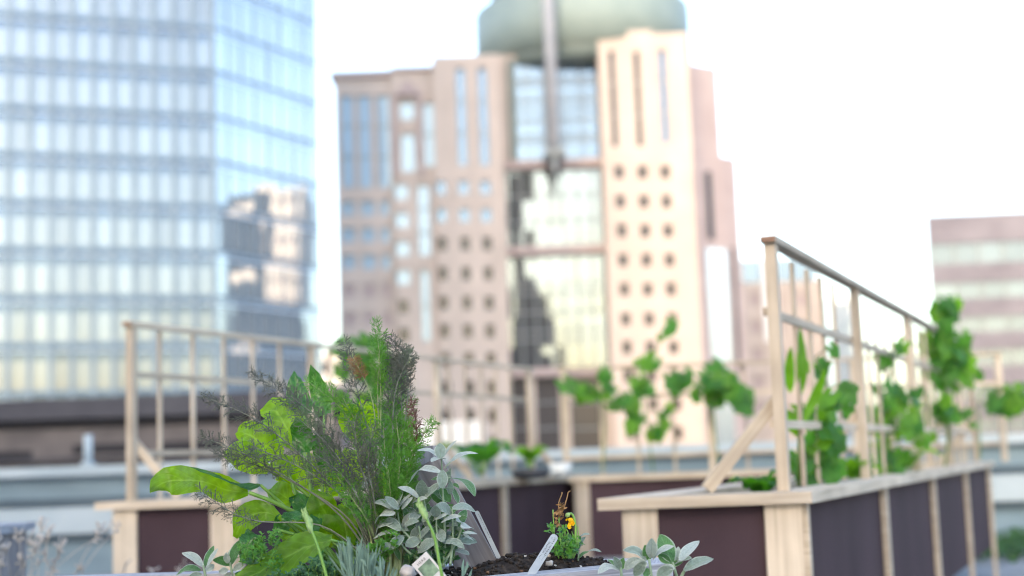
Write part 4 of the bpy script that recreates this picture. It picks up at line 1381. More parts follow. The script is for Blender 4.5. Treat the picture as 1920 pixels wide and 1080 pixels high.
# ------------------------------------------------------------------ leaf measured off the photograph, real width kept by turning the blade
def px_leaf(mb, base, tip, wpx, Y, minr=.40, dy=.02, arch=.10, prof=ell, up=1, mi=0, fold=.22, nv=8, nu=4, wave=.0, crinkle=0.0, droop=None):
    yb, yt = Y + rnd.uniform(-dy, dy), Y + rnd.uniform(-dy, dy) * 1.6
    a, b = A(*base, yb), A(*tip, yt)
    L = (b - a).length
    w = wpx * Y / F_PX
    real = max(w, minr * L)
    c = min(1, w / real)
    view = V((0, -1, .08))
    t = (b - a).normalized()
    s = t.cross(view).normalized()
    if s.z < 0: s = -s                                     # the way that looks upward in the picture
    v2 = s.cross(t).normalized()
    if v2.y > 0: v2 = -v2
    nrm = v2 * c + s * math.sqrt(1 - c * c) * up
    mid = a.lerp(b, .5) + s * (arch * L) * (1 if droop is None else droop)
    mb.leaf([a, mid, b], real, nrm, prof, nv=nv, nu=nu, fold=fold, wave=wave, crinkle=crinkle, mi=mi)


def zone(ox, oy, k):
    return lambda x, y: (ox + x / k, oy + y / k)


# ---- sage in the middle
sg = thing('sage_plant', 'bushy grey green sage in front of the weathered post, centre of the foreground bed', 'herb', A(812, 1072, 2.42))
zz = zone(690, 820, 4.152)
sage_leaves = [  # base x,y  tip x,y  width (enlarged photo units), green?, arch
    (555, 160, 400, 108, 30, 0, .16), (565, 165, 560, 58, 92, 0, 0), (590, 155, 680, 38, 26, 0, .05), (600, 170, 505, 190, 34, 0, .08),
    (640, 192, 835, 133, 36, 0, .12), (568, 275, 342, 355, 30, 0, .24), (578, 395, 580, 268, 86, 0, 0), (612, 330, 640, 255, 42, 1, .1),
    (640, 315, 812, 442, 48, 1, .14), (668, 395, 692, 502, 48, 1, 0), (640, 380, 702, 392, 30, 1, .2), (560, 400, 632, 495, 80, 1, .05),
    (440, 475, 568, 368, 52, 0, .06), (425, 480, 420, 346, 100, 0, 0), (395, 475, 248, 398, 44, 0, .1), (345, 515, 450, 480, 30, 0, .08),
    (490, 450, 598, 525, 80, 1, .08), (530, 620, 523, 538, 82, 0, 0), (650, 595, 535, 545, 74, 0, .1), (655, 555, 818, 578, 52, 0, .15),
    (728, 680, 760, 576, 76, 1, .08), (730, 705, 808, 714, 42, 0, .08), (738, 745, 838, 752, 22, 0, .04), (742, 762, 812, 800, 18, 0, .04),
    (568, 665, 708, 622, 34, 0, .08), (528, 642, 614, 603, 26, 0, .05), (212, 562, 55, 508, 60, 0, .1), (240, 560, 142, 472, 56, 0, .04),
    (235, 535, 262, 415, 56, 0, 0), (262, 560, 340, 478, 40, 0, .05), (242, 545, 342, 448, 26, 0, .08), (208, 600, 70, 668, 38, 0, .18),
    (255, 725, 108, 665, 76, 0, .14), (245, 765, 62, 790, 34, 0, .16), (195, 662, 68, 775, 40, 0, .22), (278, 770, 172, 862, 76, 0, .04),
    (178, 828, 88, 904, 60, 0, .1), (262, 705, 322, 603, 40, 0, .04), (286, 690, 384, 655, 50, 0, .1), (330, 655, 405, 590, 72, 0, .04),
    (405, 690, 345, 800, 64, 0, .06), (392, 795, 488, 703, 46, 0, .06), (405, 800, 302, 842, 82, 0, .06), (388, 892, 518, 822, 82, 0, .06),
    (585, 815, 558, 722, 78, 0, .0), (582, 818, 734, 862, 50, 0, .16), (318, 872, 300, 1038, 70, 1, .0), (662, 868, 655, 952, 42, 1, 0),
    (596, 900, 606, 992, 30, 1, .1), (612, 700, 695, 672, 72, 1, .1), (688, 652, 724, 668, 26, 0, .1), (200, 852, 242, 945, 42, 1, .05),
    (420, 655, 492, 598, 50, 0, .05), (470, 760, 540, 730, 44, 1, .1), (380, 740, 300, 700, 44, 1, .1), (640, 780, 700, 740, 50, 1, .1),
    (520, 880, 600, 900, 44, 1, .1), (450, 860, 470, 940, 46, 1, .1), (300, 620, 280, 560, 40, 1, 0), (480, 560, 440, 520, 46, 1, .05),
    (660, 620, 640, 560, 50, 1, .05), (350, 900, 380, 960, 40, 1, .1), (700, 820, 720, 760, 36, 1, .05), (160, 800, 150, 880, 40, 1, .1)]
mb = MB()
for bx, by, tx, ty, w, g, ar in sage_leaves:
    tx, ty = bx + (tx - bx) * 1.12, by + (ty - by) * 1.12
    px_leaf(mb, zz(bx, by), zz(tx, ty), w * 1.02 / 4.152, 2.44 + (.035 if g else -.005), mi=1 if g else (2 if w < 46 else 0), arch=ar, dy=.022, prof=ell, crinkle=.05, fold=.16)
for cx_, cy_, rx, ry, n_ in ((400, 760, 260, 110, 46), (620, 760, 120, 140, 44), (480, 600, 150, 90, 18), (590, 420, 60, 90, 8)):
    for _ in range(n_):
        a_, r_ = rnd.random() * 6.28, math.sqrt(rnd.random())
        bx, by = cx_ + rx * r_ * math.cos(a_), cy_ + ry * r_ * math.sin(a_)
        th = rnd.uniform(-.4, 3.5); l_ = rnd.uniform(80, 130)
        px_leaf(mb, zz(bx, by), zz(bx + l_ * math.cos(th), by - l_ * math.sin(th)), rnd.uniform(34, 70) / 4.152, 2.475, mi=int(rnd.random() < .6), arch=rnd.uniform(0, .12), dy=.02, fold=.16)
mb.build('leaves', ['sage', 'sage_green', 'sage_pale'], sg)
ms = MB()
for path in ([(590, 1010), (598, 700), (582, 420), (572, 165)], [(560, 1005), (490, 720), (432, 478)], [(540, 1010), (340, 800), (252, 690), (226, 548)],
             [(560, 1000), (540, 800), (530, 620)], [(580, 1000), (690, 810), (735, 690)], [(540, 1005), (430, 850), (395, 690)], [(500, 1010), (300, 880), (215, 745)], [(640, 1000), (660, 780), (655, 560)]):
    pts = [A(*zz(*q), 2.45) for q in path]
    ms.tube(spline(pts, 14), .0028, .0014, 6)
for a, b in (((598, 240), (640, 190)), ((615, 320), (640, 312)), ((575, 272), (540, 262)), ((600, 395), (668, 395)), ((540, 262), (480, 240))):
    ms.tube([A(*zz(*a), 2.44), A(*zz(*b), 2.44)], .0012, .001, 5)
ms.build('stem', 'sage_stem', sg)

# ---- sage at the right, nearer the camera
def soil_planter(label, x0, x1, y0, y1, zr):
    t = thing('weathered_bed', label, 'planter', ((x0 + x1) / 2, y0, 0))
    mb = MB(); mb.box(x0, x1, y0, y0 + .03, 0, zr); mb.box(x0, x1, y1 - .03, y1, 0, zr); mb.box(x0, x0 + .03, y0 + .031, y1 - .031, 0, zr); mb.box(x1 - .03, x1, y0 + .031, y1 - .031, 0, zr)
    mb.build('side_board', 'grey_wood_dark', t)
    mb = MB(); mb.box(x0 + .031, x1 - .031, y0 + .031, y1 - .031, zr - .1, zr - .03); mb.build('soil', 'soil', t)
soil_planter('low weathered planter just below the frame under the right hand sage sprigs', .02, .50, 2.10, 2.48, .56)
sr = thing('sage_plant', 'pale silvery sage sprigs rising into the frame before the right raised bed', 'herb', A(1222, 1100, 2.3) * 1.0)
sr.location.z = .53
right_leaves = [(1212, 1052, 1168, 1032, 15, 0, .18), (1217, 1050, 1209, 1022, 21, 1, 0), (1221, 1046, 1222, 1009, 22, 0, 0), (1224, 1050, 1264, 1025, 9, 0, .1),
                (1260, 1054, 1238, 1002, 34, 1, 0), (1257, 1055, 1234, 1040, 18, 1, 0), (1268, 1058, 1272, 1025, 16, 0, 0), (1276, 1052, 1311, 1014, 17, 0, .04),
                (1260, 1060, 1297, 1047, 10, 0, .08), (1283, 1070, 1338, 1048, 18, 0, .07), (1164, 1067, 1151, 1044, 15, 0, 0), (1164, 1067, 1170, 1046, 13, 1, 0),
                (1160, 1069, 1121, 1076, 12, 0, .2), (1172, 1067, 1200, 1047, 18, 0, .08), (1209, 1053, 1189, 1080, 20, 0, 0), (1264, 1068, 1236, 1066, 9, 0, .1),
                (1262, 1066, 1232, 1084, 22, 0, .1), (1216, 1066, 1208, 1082, 16, 1, 0), (1214, 1058, 1180, 1062, 20, 0, .1), (1252, 1062, 1280, 1054, 12, 1, .05), (1160, 1066, 1139, 1049, 8, 1, .05)]
mb = MB()
for bx, by, tx, ty, w, g, ar in right_leaves:
    px_leaf(mb, (bx, by), (tx, ty), w, 2.36 + (.02 if g else 0), mi=1 if g else (2 if (bx * 7 + ty) % 3 else 0), arch=ar, dy=.018, crinkle=.05, nv=10, nu=6)
mb.build('leaves', ['sage', 'sage_green', 'sage_pale'], sr)
ms = MB()
for path in (((1222, 1110), (1221, 1078), (1217, 1048)), ((1278, 1115), (1270, 1085), (1261, 1054)), ((1166, 1120), (1166, 1090), (1164, 1064)), ((1274, 1092), (1280, 1076), (1286, 1067))):
    pts = [A(*q, 2.36) for q in path]
    if path[0][1] > 1100: pts = [V((pts[0].x, 2.32, .53))] + pts
    ms.tube(spline(pts, 12), .0034, .0022, 7)
ms.build('stem', 'sage_stem', sr)
# ---- sage at the left
sl = thing('sage_plant', 'small sage sprigs at the bottom left below the long horizontal leaf', 'herb', A(400, 1095, 2.45))
sl.location.z = .64
left_leaves = [(380, 1062, 341, 1037, 14, 0, .1), (384, 1062, 401, 1023, 16, 1, 0), (389, 1060, 409, 1028, 10, 0, 0), (376, 1070, 330, 1079, 12, 1, .16), (386, 1072, 402, 1059, 14, 0, .06),
               (433, 1058, 451, 1012, 19, 1, .03), (427, 1056, 424, 1036, 13, 0, 0), (430, 1059, 399, 1050, 18, 1, .1), (437, 1070, 461, 1055, 13, 0, .04), (428, 1068, 410, 1074, 13, 0, .05),
               (378, 1076, 352, 1090, 14, 0, .1), (434, 1074, 420, 1092, 16, 0, 0), (424, 1052, 442, 1020, 10, 0, 0), (440, 1076, 462, 1084, 13, 1, .1)]
mb = MB()
for bx, by, tx, ty, w, g, ar in left_leaves:
    px_leaf(mb, (bx, by), (tx, ty), w, 2.44 + (.02 if g else 0), mi=1 if g else (2 if (bx * 7 + ty) % 4 else 0), arch=ar, dy=.015, crinkle=.05, nv=10, nu=6)
mb.build('leaves', ['sage', 'sage_green', 'sage_pale'], sl)
for path in (((388, 1110), (386, 1085), (381, 1060)), ((440, 1112), (437, 1085), (431, 1054))):
    ms = MB()
    ms.tube(spline([A(*q, 2.44) for q in path], 12), .0032, .002, 7)
    ms.build('stem', 'sage_stem', sl)


# ---- broad leaves behind the fennel
ch = thing('leafy_green', 'clump of broad shiny yellow green leaves around the fennel, one pointing far left', 'vegetable', A(640, 1080, 2.56))
zc = zone(270, 580, 2.16)
def vprof(ws):
    def f(v):
        t = v * (len(ws) - 1); i = min(int(t), len(ws) - 2); f_ = t - i
        f_ = .5 * f_ + .5 * f_ * f_ * (3 - 2 * f_)
        return ws[i] + (ws[i + 1] - ws[i]) * f_
    return f
chard = [  # centre line, widths, depth, facing, dark?, wave
    ([(424, 742), (370, 738), (320, 728), (270, 706), (215, 694), (160, 692), (105, 694), (60, 712), (24, 744)], [26, 78, 112, 104, 80, 104, 122, 116, 78, 2], 2.47, (.05, -1, .15), 0, .03),
    ([(472, 712), (420, 720), (350, 702), (280, 668), (190, 640)], [14, 44, 36, 20, 14, 4], 2.46, (0, -.7, 1), 1, .08),
    ([(505, 650), (430, 610), (370, 580), (322, 585)], [40, 105, 120, 90, 20], 2.58, (.1, -1, .3), 0, .05),
    ([(560, 590), (480, 545), (420, 505), (374, 515)], [50, 130, 150, 110, 20], 2.60, (.1, -1, .2), 0, .05),
    ([(630, 560), (570, 470), (530, 410), (470, 420)], [60, 150, 170, 120, 20], 2.62, (.2, -1, .3), 0, .05),
    ([(650, 430), (620, 340), (608, 248)], [60, 95, 88, 60, 4], 2.64, (.3, -1, .1), 1, .04),
    ([(730, 430), (705, 320), (674, 224)], [60, 80, 74, 50, 4], 2.63, (-.2, -1, .1), 1, .04),
    ([(650, 580), (640, 500), (615, 440)], [60, 100, 90, 10], 2.57, (-.3, -1, .5), 1, .06),
    ([(870, 520), (835, 440), (795, 385)], [60, 110, 100, 10], 2.63, (.2, -1, .2), 0, .05),
    ([(925, 520), (905, 430), (878, 366)], [60, 100, 96, 10], 2.64, (-.1, -1, .2), 0, .05),
    ([(560, 850), (490, 822), (415, 845), (366, 925)], [20, 70, 110, 120, 20], 2.49, (0, -1, .35), 0, .04),
    ([(760, 935), (650, 965), (510, 1040), (370, 1110)], [60, 130, 150, 150, 60], 2.375, (-.25, -.85, .6), 0, .07),
    ([(720, 880), (620, 880), (530, 845)], [60, 120, 120, 20], 2.53, (0, -1, .5), 1, .05),
    ([(690, 740), (640, 650), (600, 590)], [80, 150, 140, 20], 2.61, (.2, -1, .2), 0, .05),
    ([(800, 740), (760, 640), (710, 550)], [80, 140, 130, 20], 2.62, (-.2, -1, .2), 0, .05),
    ([(740, 640), (725, 560), (690, 510)], [60, 100, 90, 10], 2.58, (-.2, -1, .4), 1, .06),
    ([(600, 780), (540, 740), (500, 745)], [60, 100, 90, 20], 2.55, (0, -1, .5), 0, .06),
    ([(850, 720), (840, 620), (820, 560)], [60, 110, 100, 10], 2.63, (.1, -1, .2), 0, .05),
    ([(1035, 720), (1040, 660), (1048, 640)], [30, 46, 40, 6], 2.62, (.1, -1, .2), 0, .05),
    ([(560, 850), (600, 835), (640, 850)], [20, 55, 50, 8], 2.44, (.2, -1, .9), 1, .10),
    ([(530, 890), (540, 850), (548, 830)], [14, 22, 22, 4], 2.43, (.2, -1, .4), 1, .10),
    ([(700, 800), (650, 790), (580, 770)], [60, 100, 90, 10], 2.56, (0, -1, .6), 1, .05),
    ([(760, 860), (720, 800), (690, 730)], [80, 120, 110, 20], 2.57, (.1, -1, .3), 0, .05),
    ([(460, 990), (430, 940), (415, 895)], [50, 84, 74, 16], 2.43, (-.1, -1, .7), 1, .12),
    ([(470, 1010), (420, 1000), (388, 985)], [40, 70, 60, 16], 2.42, (-.1, -1, .6), 1, .12),
    ([(600, 1090), (500, 1070), (400, 1085)], [60, 110, 110, 20], 2.38, (-.1, -1, .9), 0, .05),
    ([(660, 900), (690, 860), (760, 850)], [40, 90, 80, 10], 2.56, (.1, -1, .4), 0, .05),
    ([(700, 960), (640, 900), (590, 900)], [50, 110, 100, 20], 2.52, (-.1, -1, .5), 0, .06),
    ([(760, 960), (730, 880), (700, 830)], [50, 110, 100, 20], 2.56, (.1, -1, .3), 0, .06),
    ([(830, 960), (810, 860), (790, 790)], [50, 100, 100, 20], 2.58, (.1, -1, .3), 0, .06),
    ([(880, 940), (880, 840), (870, 770)], [50, 100, 90, 20], 2.60, (-.1, -1, .3), 1, .06),
    ([(720, 1000), (660, 980), (600, 985)], [40, 90, 80, 20], 2.46, (-.1, -1, .6), 1, .08),
    ([(650, 1000), (590, 940), (560, 930)], [40, 80, 70, 16], 2.45, (-.1, -1, .5), 0, .08),
    ([(760, 760), (750, 660), (760, 590)], [50, 110, 100, 20], 2.64, (.2, -1, .2), 0, .06),
    ([(600, 700), (560, 640), (500, 640)], [50, 110, 100, 20], 2.60, (.1, -1, .3), 0, .06),
    ([(950, 800), (960, 720), (985, 650)], [40, 80, 80, 10], 2.64, (.1, -1, .2), 0, .05)]
root = A(650, 1085, 2.58)
for k, (cl, ws, Y, nrm, dark, wave) in enumerate(chard):
    mb = MB()
    n_ = len(cl)
    pts = [A(*zc(*q), Y + .02 * math.sin(i * 1.3 + k)) for i, q in enumerate(cl)]
    wmax = max(ws)
    mb.leaf(pts, wmax / 2.16 * Y / F_PX, nrm, vprof([w / wmax for w in ws]), nv=18, nu=10, fold=.10, wave=wave, crinkle=.07 if not dark else .12, cup=.05)
    lf = mb.build('leaf', 'chard_dark' if dark else 'chard', ch)
    ms = MB()
    b = pts[0]
    r = V((root.x + rnd.uniform(-.05, .05), root.y + rnd.uniform(-.03, .03), .64))
    if k == 0:
        r = A(610, 1010, 2.54)
        ms.tube(spline([A(640, 1078, 2.56), A(585, 985, 2.54), A(520, 945, 2.49), b], 14), .0042, .0034, 7)
    else:
        ms.tube(spline([r, r.lerp(b, .55) + V((0, 0, .02)), b], 8), .0038, .0026, 6)
    ms.build('stalk', 'petiole', lf)

# ------------------------------------------------------------------ fennel
def frond(path, t0, width, rad_px=None, mats=('fennel_green', 'fennel_stalk'), parent=None, dens=1.0, droop=.0, tip=.25, thread=.00054, fine=True):
    """Feathery frond: a stalk, whorls of side branches from t0 to the tip, each with forked threads."""
    axis = spline(path, 60)
    L = sum((axis[i + 1] - axis[i]).length for i in range(59))
    mb = MB()
    mb.tube(axis[::4] + [axis[-1]], .0021 if t0 > .25 else .0015, .0005, 5, mi=1)
    S, E, S2, E2 = [], [], [], []
    n = max(8, int(L * (1 - t0) / .0078 * dens))
    rot = rnd.random() * 6
    for i in range(n):
        t = t0 + (1 - t0) * (i + rnd.random() * .5) / n
        k = min(58, int(t * 59))
        p = axis[k].lerp(axis[k + 1], t * 59 - k)
        tg = (axis[k + 1] - axis[k]).normalized()
        a = tg.cross(V((0.2, 1, 0.3))).normalized(); b = tg.cross(a)
        f = (t - t0) / (1 - t0)
        l0 = width * (min(1, .35 + f * 2.2) if f < .35 else 1.0) * (1 - (1 - tip) * max(0, (f - .35) / .65) ** 1.25)
        for side in range(2):
            th = rot + side * math.pi + rnd.uniform(-.5, .5)
            out = a * math.cos(th) + b * math.sin(th) * .8
            d = (tg * rnd.uniform(.45, .8) + out).normalized()
            l = l0 * rnd.uniform(.7, 1.15)
            m = max(3, int(l / .0052))
            q0 = p
            dd = d
            for j in range(m):
                q1 = q0 + dd * (l / m)
                S.append(q0); E.append(q1)
                for s_ in range(2 if fine else 1):
                    tl = (.0065 + .0075 * (1 - j / m)) * rnd.uniform(.7, 1.2)
                    nd = (dd * .8 + rvec(.95)).normalized()
                    e = q1 + nd * tl
                    S2.append(q1); E2.append(e)
                    if fine:
                        fk = q1.lerp(e, .45)
                        S2.append(fk); E2.append(fk + (nd * .8 + rvec(.8)).normalized() * tl * .5)
                q0 = q1
                dd = (dd + tg * .10 - V((0, 0, droop)) + rvec(.10)).normalized()
        rot += 2.1
    threads(S, E, thread * 1.1, thread * .9, mb, 0)
    threads(S2, E2, thread * .85, thread * .55, mb, 0)
    return mb.build('frond', list(mats), parent)


fb_ = thing('bronze_fennel', 'bronze fennel with dark purple grey feathery fronds arching left and up', 'herb', A(705, 1080, 2.50))
FB = ('bronze', 'bronze_pale')
def fr(base, ctrl, tip_, Y0, Y1, t0, w, mats, par, **k):
    return frond([A(*base, 2.50), *[A(*c, Y0 + (Y1 - Y0) * (i + 1) / (len(ctrl) + 1)) for i, c in enumerate(ctrl)], A(*tip_, Y1)], t0, w, mats=mats, parent=par, **k)
bronze = [
    ((702, 1040), [(650, 900), (560, 765)], (469, 696), 2.49, 2.45, .50, .030, .22),
    ((698, 1040), [(640, 930), (500, 800)], (378, 741), 2.49, 2.44, .52, .028, .2),
    ((696, 1042), [(620, 950), (480, 862)], (377, 818), 2.48, 2.42, .55, .026, .25),
    ((690, 1046), [(600, 985), (470, 975)], (371, 922), 2.47, 2.40, .62, .020, .5),
    ((700, 1045), [(640, 960), (500, 880)], (405, 850), 2.48, 2.43, .6, .022, .3),
    ((716, 1040), [(705, 880), (672, 740)], (644, 637), 2.51, 2.52, .55, .026, .25),
    ((728, 1040), [(745, 880), (765, 720)], (730, 630), 2.50, 2.50, .62, .028, .3),
    ((728, 1040), [(752, 860), (752, 720)], (757, 652), 2.51, 2.52, .55, .030, .35),
    ((726, 1040), [(735, 880), (740, 740)], (772, 660), 2.49, 2.48, .55, .028, .35),
    ((725, 1042), [(740, 860), (728, 740)], (738, 668), 2.52, 2.53, .5, .030, .4),
    ((704, 1040), [(665, 900), (610, 800)], (545, 742), 2.48, 2.44, .42, .034, .4),
    ((706, 1040), [(670, 920), (620, 840)], (560, 785), 2.46, 2.42, .38, .034, .4),
    ((704, 1042), [(650, 940), (570, 880)], (470, 836), 2.46, 2.41, .42, .032, .4),
    ((708, 1040), [(690, 920), (672, 860)], (664, 790), 2.44, 2.42, .30, .030, .6),
    ((712, 1040), [(700, 930), (690, 870)], (700, 800), 2.44, 2.43, .30, .026, .6),
    ((706, 1042), [(680, 950), (640, 890)], (590, 850), 2.44, 2.40, .32, .028, .5)]
for base, ctrl, tip_, Y0, Y1, t0, w, tp in bronze:
    fr(base, ctrl, tip_, Y0, Y1, t0, w, FB, fb_, tip=tp)
fr((712, 1040), [(705, 900), (700, 760)], (664, 672), 2.50, 2.50, .84, .010, ('dry_frond', 'fennel_stalk'), fb_, tip=.5, dens=1.8)['label'] = 'dried tan frond'
fr((735, 1040), [(762, 900), (782, 820)], (770, 748), 2.50, 2.50, .62, .011, ('red_frond', 'red_frond'), fb_, tip=.3)['label'] = 'reddish dried frond'

fg_ = thing('green_fennel', 'bright green fennel with a tall feathery spire, growing right of the bronze fennel', 'herb', A(735, 1080, 2.52))
FG = ('fennel_green', 'fennel_stalk')
green = [
    ((722, 1040), [(712, 880), (714, 740)], (706, 600), 2.52, 2.51, .60, .024, .25),
    ((722, 1040), [(715, 880), (708, 740)], (714, 625), 2.52, 2.51, .68, .028, .4),
    ((716, 1040), [(690, 900), (650, 780)], (574, 712), 2.50, 2.47, .56, .026, .25),
    ((718, 1040), [(700, 900), (670, 790)], (610, 730), 2.51, 2.48, .5, .030, .4),
    ((740, 1040), [(760, 930), (780, 840)], (816, 786), 2.51, 2.50, .42, .022, .2),
    ((738, 1040), [(756, 940), (766, 880)], (782, 826), 2.50, 2.49, .36, .018, .4),
    ((736, 1040), [(748, 920), (752, 820)], (768, 745), 2.53, 2.54, .34, .030, .4),
    ((732, 1040), [(738, 920), (742, 830)], (735, 745), 2.52, 2.52, .34, .032, .5),
    ((730, 1040), [(725, 920), (722, 820)], (700, 740), 2.53, 2.54, .34, .030, .4),
    ((735, 1042), [(750, 960), (762, 900)], (764, 850), 2.50, 2.49, .26, .022, .6),
    ((728, 1042), [(722, 960), (716, 900)], (712, 830), 2.48, 2.46, .26, .028, .6),
    ((734, 1042), [(740, 960), (746, 910)], (752, 850), 2.48, 2.46, .26, .030, .6),
    ((726, 1046), [(715, 985), (700, 950)], (676, 900), 2.47, 2.44, .25, .022, .5),
    ((738, 1042), [(752, 950), (770, 890)], (780, 796), 2.53, 2.54, .34, .020, .4),
    ((724, 1042), [(705, 930), (685, 860)], (655, 800), 2.52, 2.50, .34, .030, .4),
    ((736, 1042), [(746, 970), (752, 940)], (764, 905), 2.47, 2.45, .15, .026, .7),
    ((730, 1042), [(730, 970), (732, 930)], (728, 880), 2.46, 2.44, .15, .028, .7),
    ((735, 1042), [(742, 930), (748, 850)], (742, 775), 2.49, 2.49, .30, .032, .5),
    ((730, 1042), [(728, 920), (722, 850)], (718, 790), 2.47, 2.46, .30, .030, .5),
    ((722, 1042), [(700, 900), (680, 820)], (640, 740), 2.50, 2.48, .42, .028, .35),
    ((742, 1042), [(762, 920), (768, 850)], (764, 790), 2.51, 2.50, .30, .030, .5),
    ((712, 1044), [(680, 960), (640, 900)], (600, 830), 2.52, 2.53, .35, .030, .4),
    ((714, 1044), [(690, 980), (664, 940)], (630, 890), 2.44, 2.41, .30, .024, .5),
    ((726, 1042), [(735, 900), (745, 820)], (752, 720), 2.54, 2.55, .36, .030, .4)]
for base, ctrl, tip_, Y0, Y1, t0, w, tp in green:
    fr(base, ctrl, tip_, Y0, Y1, t0, w, FG, fg_, tip=tp)
mb = MB()
for k in range(26):                                        # pale stalk bases
    x = rnd.uniform(690, 752)
    mb.tube(spline([A(x, 1085, 2.48 + rnd.uniform(-.02, .03)), A(x + rnd.uniform(-6, 6) + (x - 720) * .25, 1010, 2.48), A(x + (x - 720) * .8 + rnd.uniform(-8, 8), 930, 2.48)], 7), .0034, .0018, 6)
mb.build('stalk', 'fennel_stalk', fg_)

# ------------------------------------------------------------------ lavender and small herbs along the front
lv = thing('lavender_plant', 'grey green lavender with narrow upright leaves in front of the fennel base', 'herb', A(680, 1095, 2.30))
mb = MB()
def blades(cx, n, sx, top0, top1, bot, Y, lean):
    for i in range(n):
        bx = cx + rnd.gauss(0, sx)
        ty = rnd.uniform(top0, top1)
        tx = bx + (bx - cx) * lean + rnd.gauss(0, 5)
        y = Y + rnd.uniform(-.03, .03)
        b0 = bot + rnd.uniform(-34, 8)
        a, b = A(bx * .6 + cx * .4, b0, y), A(tx, ty, y + rnd.uniform(-.012, .012))
        mb.leaf([a, a.lerp(b, .5) + rvec(.003), b], rnd.uniform(.0030, .0046), V((rnd.uniform(-.8, .8), -1, .3)), linear, nv=6, nu=2, fold=-.35)
blades(664, 46, 13, 1004, 1050, 1095, 2.30, .5)
blades(690, 26, 8, 1015, 1056, 1095, 2.30, .4)
blades(648, 16, 7, 1002, 1050, 1085, 2.31, -.6)
blades(716, 20, 13, 1038, 1066, 1095, 2.31, .2)
mb.build('leaves', 'lavender', lv)
lw = thing('lavender_plant', 'tiny tuft of narrow grey green leaves at the foot of the brace board', 'herb', A(870, 1092, 2.36))
mb = MB()
blades(868, 9, 5, 1043, 1072, 1095, 2.36, .4)
mb.build('leaves', 'lavender', lw)

def small_herb(label, spots, Y, leaf, mat, n, name='small_herb', up=(0, -.6, 1), grp=None, stemh=14):
    x0 = sum(s[0] for s in spots) / len(spots)
    t = thing(name, label, 'herb', A(x0, 1095, Y), grp)
    mb, ms = MB(), MB()
    for (px, py, rx, ry, cnt) in spots:
        for _ in range(cnt):
            a, r = rnd.random() * 6.28, math.sqrt(rnd.random())
            x, y = px + rx * r * math.cos(a), py + ry * r * math.sin(a)
            yy = Y + rnd.uniform(-.03, .03)
            base = A(x + rnd.uniform(-6, 6), y + stemh, yy + .01)
            tip = A(x, y, yy)
            ms.tube([base, tip], .0008, .0006, 4)
            d = (tip - base).normalized()
            for k in range(n):
                q = base.lerp(tip, .35 + .65 * k / max(1, n - 1))
                th = k * 2.4 + rnd.random()
                o = V((math.cos(th), math.sin(th) * .8, rnd.uniform(.1, .8))).normalized()
                l = leaf * rnd.uniform(.7, 1.2)
                mb.leaf([q, q + o * l * .55 + V((0, 0, .0006)), q + o * l], l * .58, V(up) + rvec(.4), ell, nv=4, nu=2, fold=.2)
    ms.build('stem', 'petiole', t)
    mb.build('leaves', mat, t)
    return t
small_herb('creeping thyme with tiny grey green leaves at the bottom edge of the picture', [(590, 1070, 40, 16, 60), (540, 1080, 40, 10, 24), (600, 1052, 20, 12, 20)], 2.33, .0075, 'herb_grey', 7)
small_herb('small fresh green herb leaves under the broad leaves at the lower left', [(470, 1030, 30, 22, 26), (508, 1006, 24, 12, 14), (520, 1050, 18, 18, 14)], 2.37, .0080, 'herb', 5)
small_herb('tiny bright green seedlings on the soil between fennel and sage', [(712, 1030, 18, 20, 34), (735, 1008, 14, 18, 20)], 2.43, .009, 'herb', 5)
small_herb('few dark green leaves low on the soil under the sage', [(820, 1030, 40, 22, 30), (780, 1045, 24, 14, 14)], 2.47, .011, 'herb_grey', 5)

# two stalks with buds
def bud_stalk(label, pts, Y, bud):
    P = [A(*q, Y) for q in pts]
    t = thing('bud_stalk', label, 'plant', P[0], 'green stalks with a closed bud')
    mb = MB(); mb.tube(spline(P, 14), .0027, .0021, 8); mb.build('stalk', 'petiole', t)
    mb = MB()
    c = spline([A(*q, Y) for q in bud], 9)
    rr = [.0022, .0040, .0048, .0050, .0043, .0044, .0038, .0028, .0010]
    mb.tube(c, 0, radii=rr, seg=10)
    for k in range(40):
        q = c[rnd.randint(1, 7)] + rvec(.004)
        mb.leaf([q, q + rvec(.002) + V((-.001, 0, .004)), q + rvec(.002) + V((-.002, 0, .008))], .003, V((0, -1, 0)) + rvec(.5), ell, nv=3, nu=2)
    mb.build('bud', 'bud', t)
bud_stalk('green stalk with a thick pale bud in front of the broad leaves', [(616, 1095), (602, 1045), (588, 1005), (580, 990)], 2.29, [(584, 1000), (578, 980), (570, 957)])
bud_stalk('bright green stalk with a slim bud crossing in front of the sage', [(832, 1095), (824, 1055), (814, 1005), (799, 972)], 2.27, [(800, 975), (792, 958), (782, 942)])

# ------------------------------------------------------------------ the small yellow flower
zf = zone(1010, 910, 6.35)
YV = 2.60
vi = thing('flowering_plant', 'small half dried plant with one yellow flower at the right end of the bed', 'flower', A(*zf(350, 860), YV))
mb, ms = MB(), MB()
for (cx_, cy_, rx, ry, cnt) in ((330, 720, 130, 110, 120), (150, 520, 45, 60, 22), (290, 540, 50, 50, 22), (430, 690, 70, 70, 40), (240, 800, 80, 40, 26), (400, 800, 70, 40, 26)):
    for _ in range(cnt):
        a, r = rnd.random() * 6.28, math.sqrt(rnd.random())
        c = A(*zf(cx_ + rx * r * math.cos(a), cy_ + ry * r * math.sin(a)), YV + rnd.uniform(-.03, .03))
        o = (rvec(1) + V((0, -.2, .5))).normalized() * rnd.uniform(.006, .011)
        mb.leaf([c, c + o * .55, c + o], rnd.uniform(.004, .0065), V((0, -.8, .8)) + rvec(.6), ell, nv=4, nu=2, fold=.25, mi=0 if rnd.random() < .8 else 1)
mb.build('leaves', ['herb', 'herb_grey'], vi)
